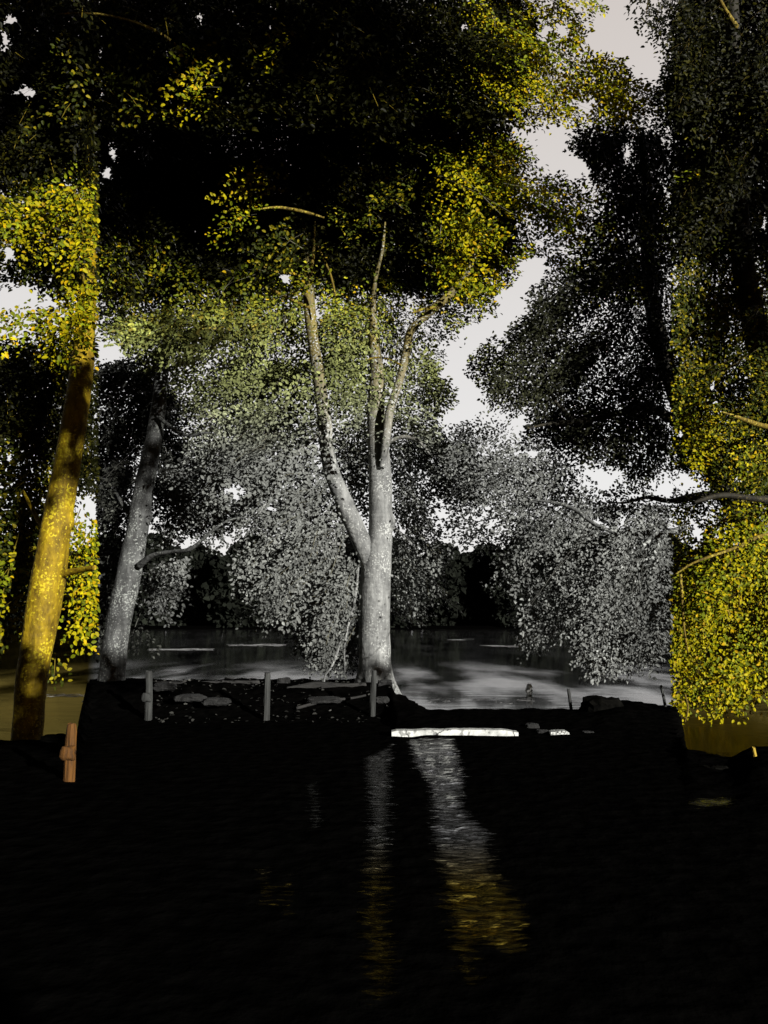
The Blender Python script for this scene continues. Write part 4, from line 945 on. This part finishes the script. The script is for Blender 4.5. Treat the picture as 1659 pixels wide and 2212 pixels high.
def glint(px0, px1, py0, py1, d, label):  # solid pale strip standing in for sky mirrored in a puddle
    a = W(px0, py1, d); b = W(px1, py1, d); h = (py1 - py0) * d / F
    n = 26; co = []; fs = []
    for i in range(n + 1):
        t = i / n; x = (b.x - a.x) * t
        top = h * (.82 + .16 * math.sin(t * 2.6) + .1 * noise.noise(Vector((t * 9, px0, 0))) - (.5 * max(0, t - .9) * 10 * .6))
        if i == 0: top *= .85
        for (yy, zz) in ((0, -.03), (0.0, top * .96), (.012, top), (.17, top), (.18, -.03)):
            co.append((x, yy + .008 * noise.noise(Vector((t * 20, zz * 30, 1))), zz))
    for i in range(n):
        for k in range(4):
            fs.append((i * 5 + k, (i + 1) * 5 + k, (i + 1) * 5 + k + 1, i * 5 + k + 1))
    fs.append((4, 3, 2, 1, 0)); fs.append(tuple(n * 5 + k for k in range(5)))
    o = mesh_obj('sky_glint', co, fs, M_glint, None); o.location = (a.x, d, a.z)
    return tag(o, label, 'glint', 'solid pale glints at the edge of the dark pool')
glint(846, 1120, 1577, 1591, 10.9, 'long cracked pale slab of mirrored sky, built solid at the edge of the dark pool')
glint(1190, 1230, 1580, 1588, 11.0, 'short pale slab of mirrored sky, built solid to the right of the long one')
# crack lines: thin dark gaps modelled as slivers of mud standing in the slab face
# ------------------------------------------------------------------ buoy standing in for a light mirrored in the lake
c = W(1143, 1478, 17.6); c.z = ZW
by = empty('lake_glint', c, 'small solid glint of a mirrored light on the lake between the trunk and the drooping boughs', 'water_glint')
M_lake_glint = plain_noise_mat('lake_glint_white', (.22, .22, .21), (.34, .34, .33), 12, .5, .2)
co, fs = rock_geo((c.x, c.y, c.z + .11), .075, .075, .14, 5, 12)
mesh_obj('lake_glint_body', co, fs, M_lake_glint, by, smooth=True)
# ------------------------------------------------------------------ foam streaks and floating litter
M_ripple = plain_noise_mat('ripple', (.1, .1, .1), (.3, .3, .3), 20, .6, .2)  # bright ripples on the lake, their brightness put into a pale colour
def streaks(spec, seed):
    r0 = np.random.default_rng(seed); co = []; fs = []
    for (x0, x1, y0, y1, n) in spec:
        for _ in range(n):
            px = r0.uniform(x0, x1); py = r0.uniform(y0, y1)
            gx_, gd = ground_hit(px, py, ZW)
            L = r0.uniform(.1, .5) * gd / 20; w_ = r0.uniform(.006, .016) * gd / 15
            o = len(co)
            for i in range(6):
                t = i / 5 - .5; ww = w_ * (1 - (2 * t) ** 2 * .95)
                yy = gd + .08 * math.sin(t * 5 + px)
                co.append((gx_ + t * L, yy - ww, ZW + .004)); co.append((gx_ + t * L, yy + ww, ZW + .010)) 
            for i in range(5): fs.append((o + 2 * i, o + 2 * i + 2, o + 2 * i + 3, o + 2 * i + 1))
    return co, fs
co, fs = streaks([(330, 450, 1401, 1405, 40), (500, 612, 1391, 1396, 36), (985, 1020, 1380, 1383, 8), (1055, 1110, 1394, 1398, 14), (90, 206, 1500, 1506, 24), (930, 1140, 1508, 1520, 14)], 3)
tag(mesh_obj('ripple', co, fs, M_ripple), 'pale foam streaks drifting on the lake surface', 'ripple', kind='stuff')
# fallen leaves and chips on the mud
r0 = np.random.default_rng(11); n = 320
px = r0.uniform(330, 850, n); py = r0.uniform(1480, 1570, n); dd = 15.5 - (py - 1470) / 100 * 3.2
pos = []
for a, b, d in zip(px, py, dd):
    q = W(a, b, d); pos.append((q.x, q.y, q.z))
pos = np.array(pos)
gi = np.clip(np.searchsorted(xs, pos[:, 0]), 0, len(xs) - 1); gj = np.clip(np.searchsorted(ys, pos[:, 1]), 0, len(ys) - 1)
pos[:, 2] = gz[gj, gi] + .012
v, f = leaf_geo(pos, r0.normal(0, 1, (n, 3)) * np.array([1, 1, .2]), r0.normal(0, .4, (n, 3)) + np.array([0, 0, 1.]), r0.uniform(.04, .09, n))
tn = np.array([[.03, .03, .027]]) * np.exp(r0.normal(0, .5, (n, 1)))
tag(mesh_obj('fallen_leaves', v, f, M_leaf, tint=np.repeat(tn, 2, axis=0)), 'fallen leaves and bark chips scattered over the muddy bank', 'leaf litter', kind='stuff')
print('faces', sum(len(o.data.polygons) for o in bpy.data.objects if o.type == 'MESH'))
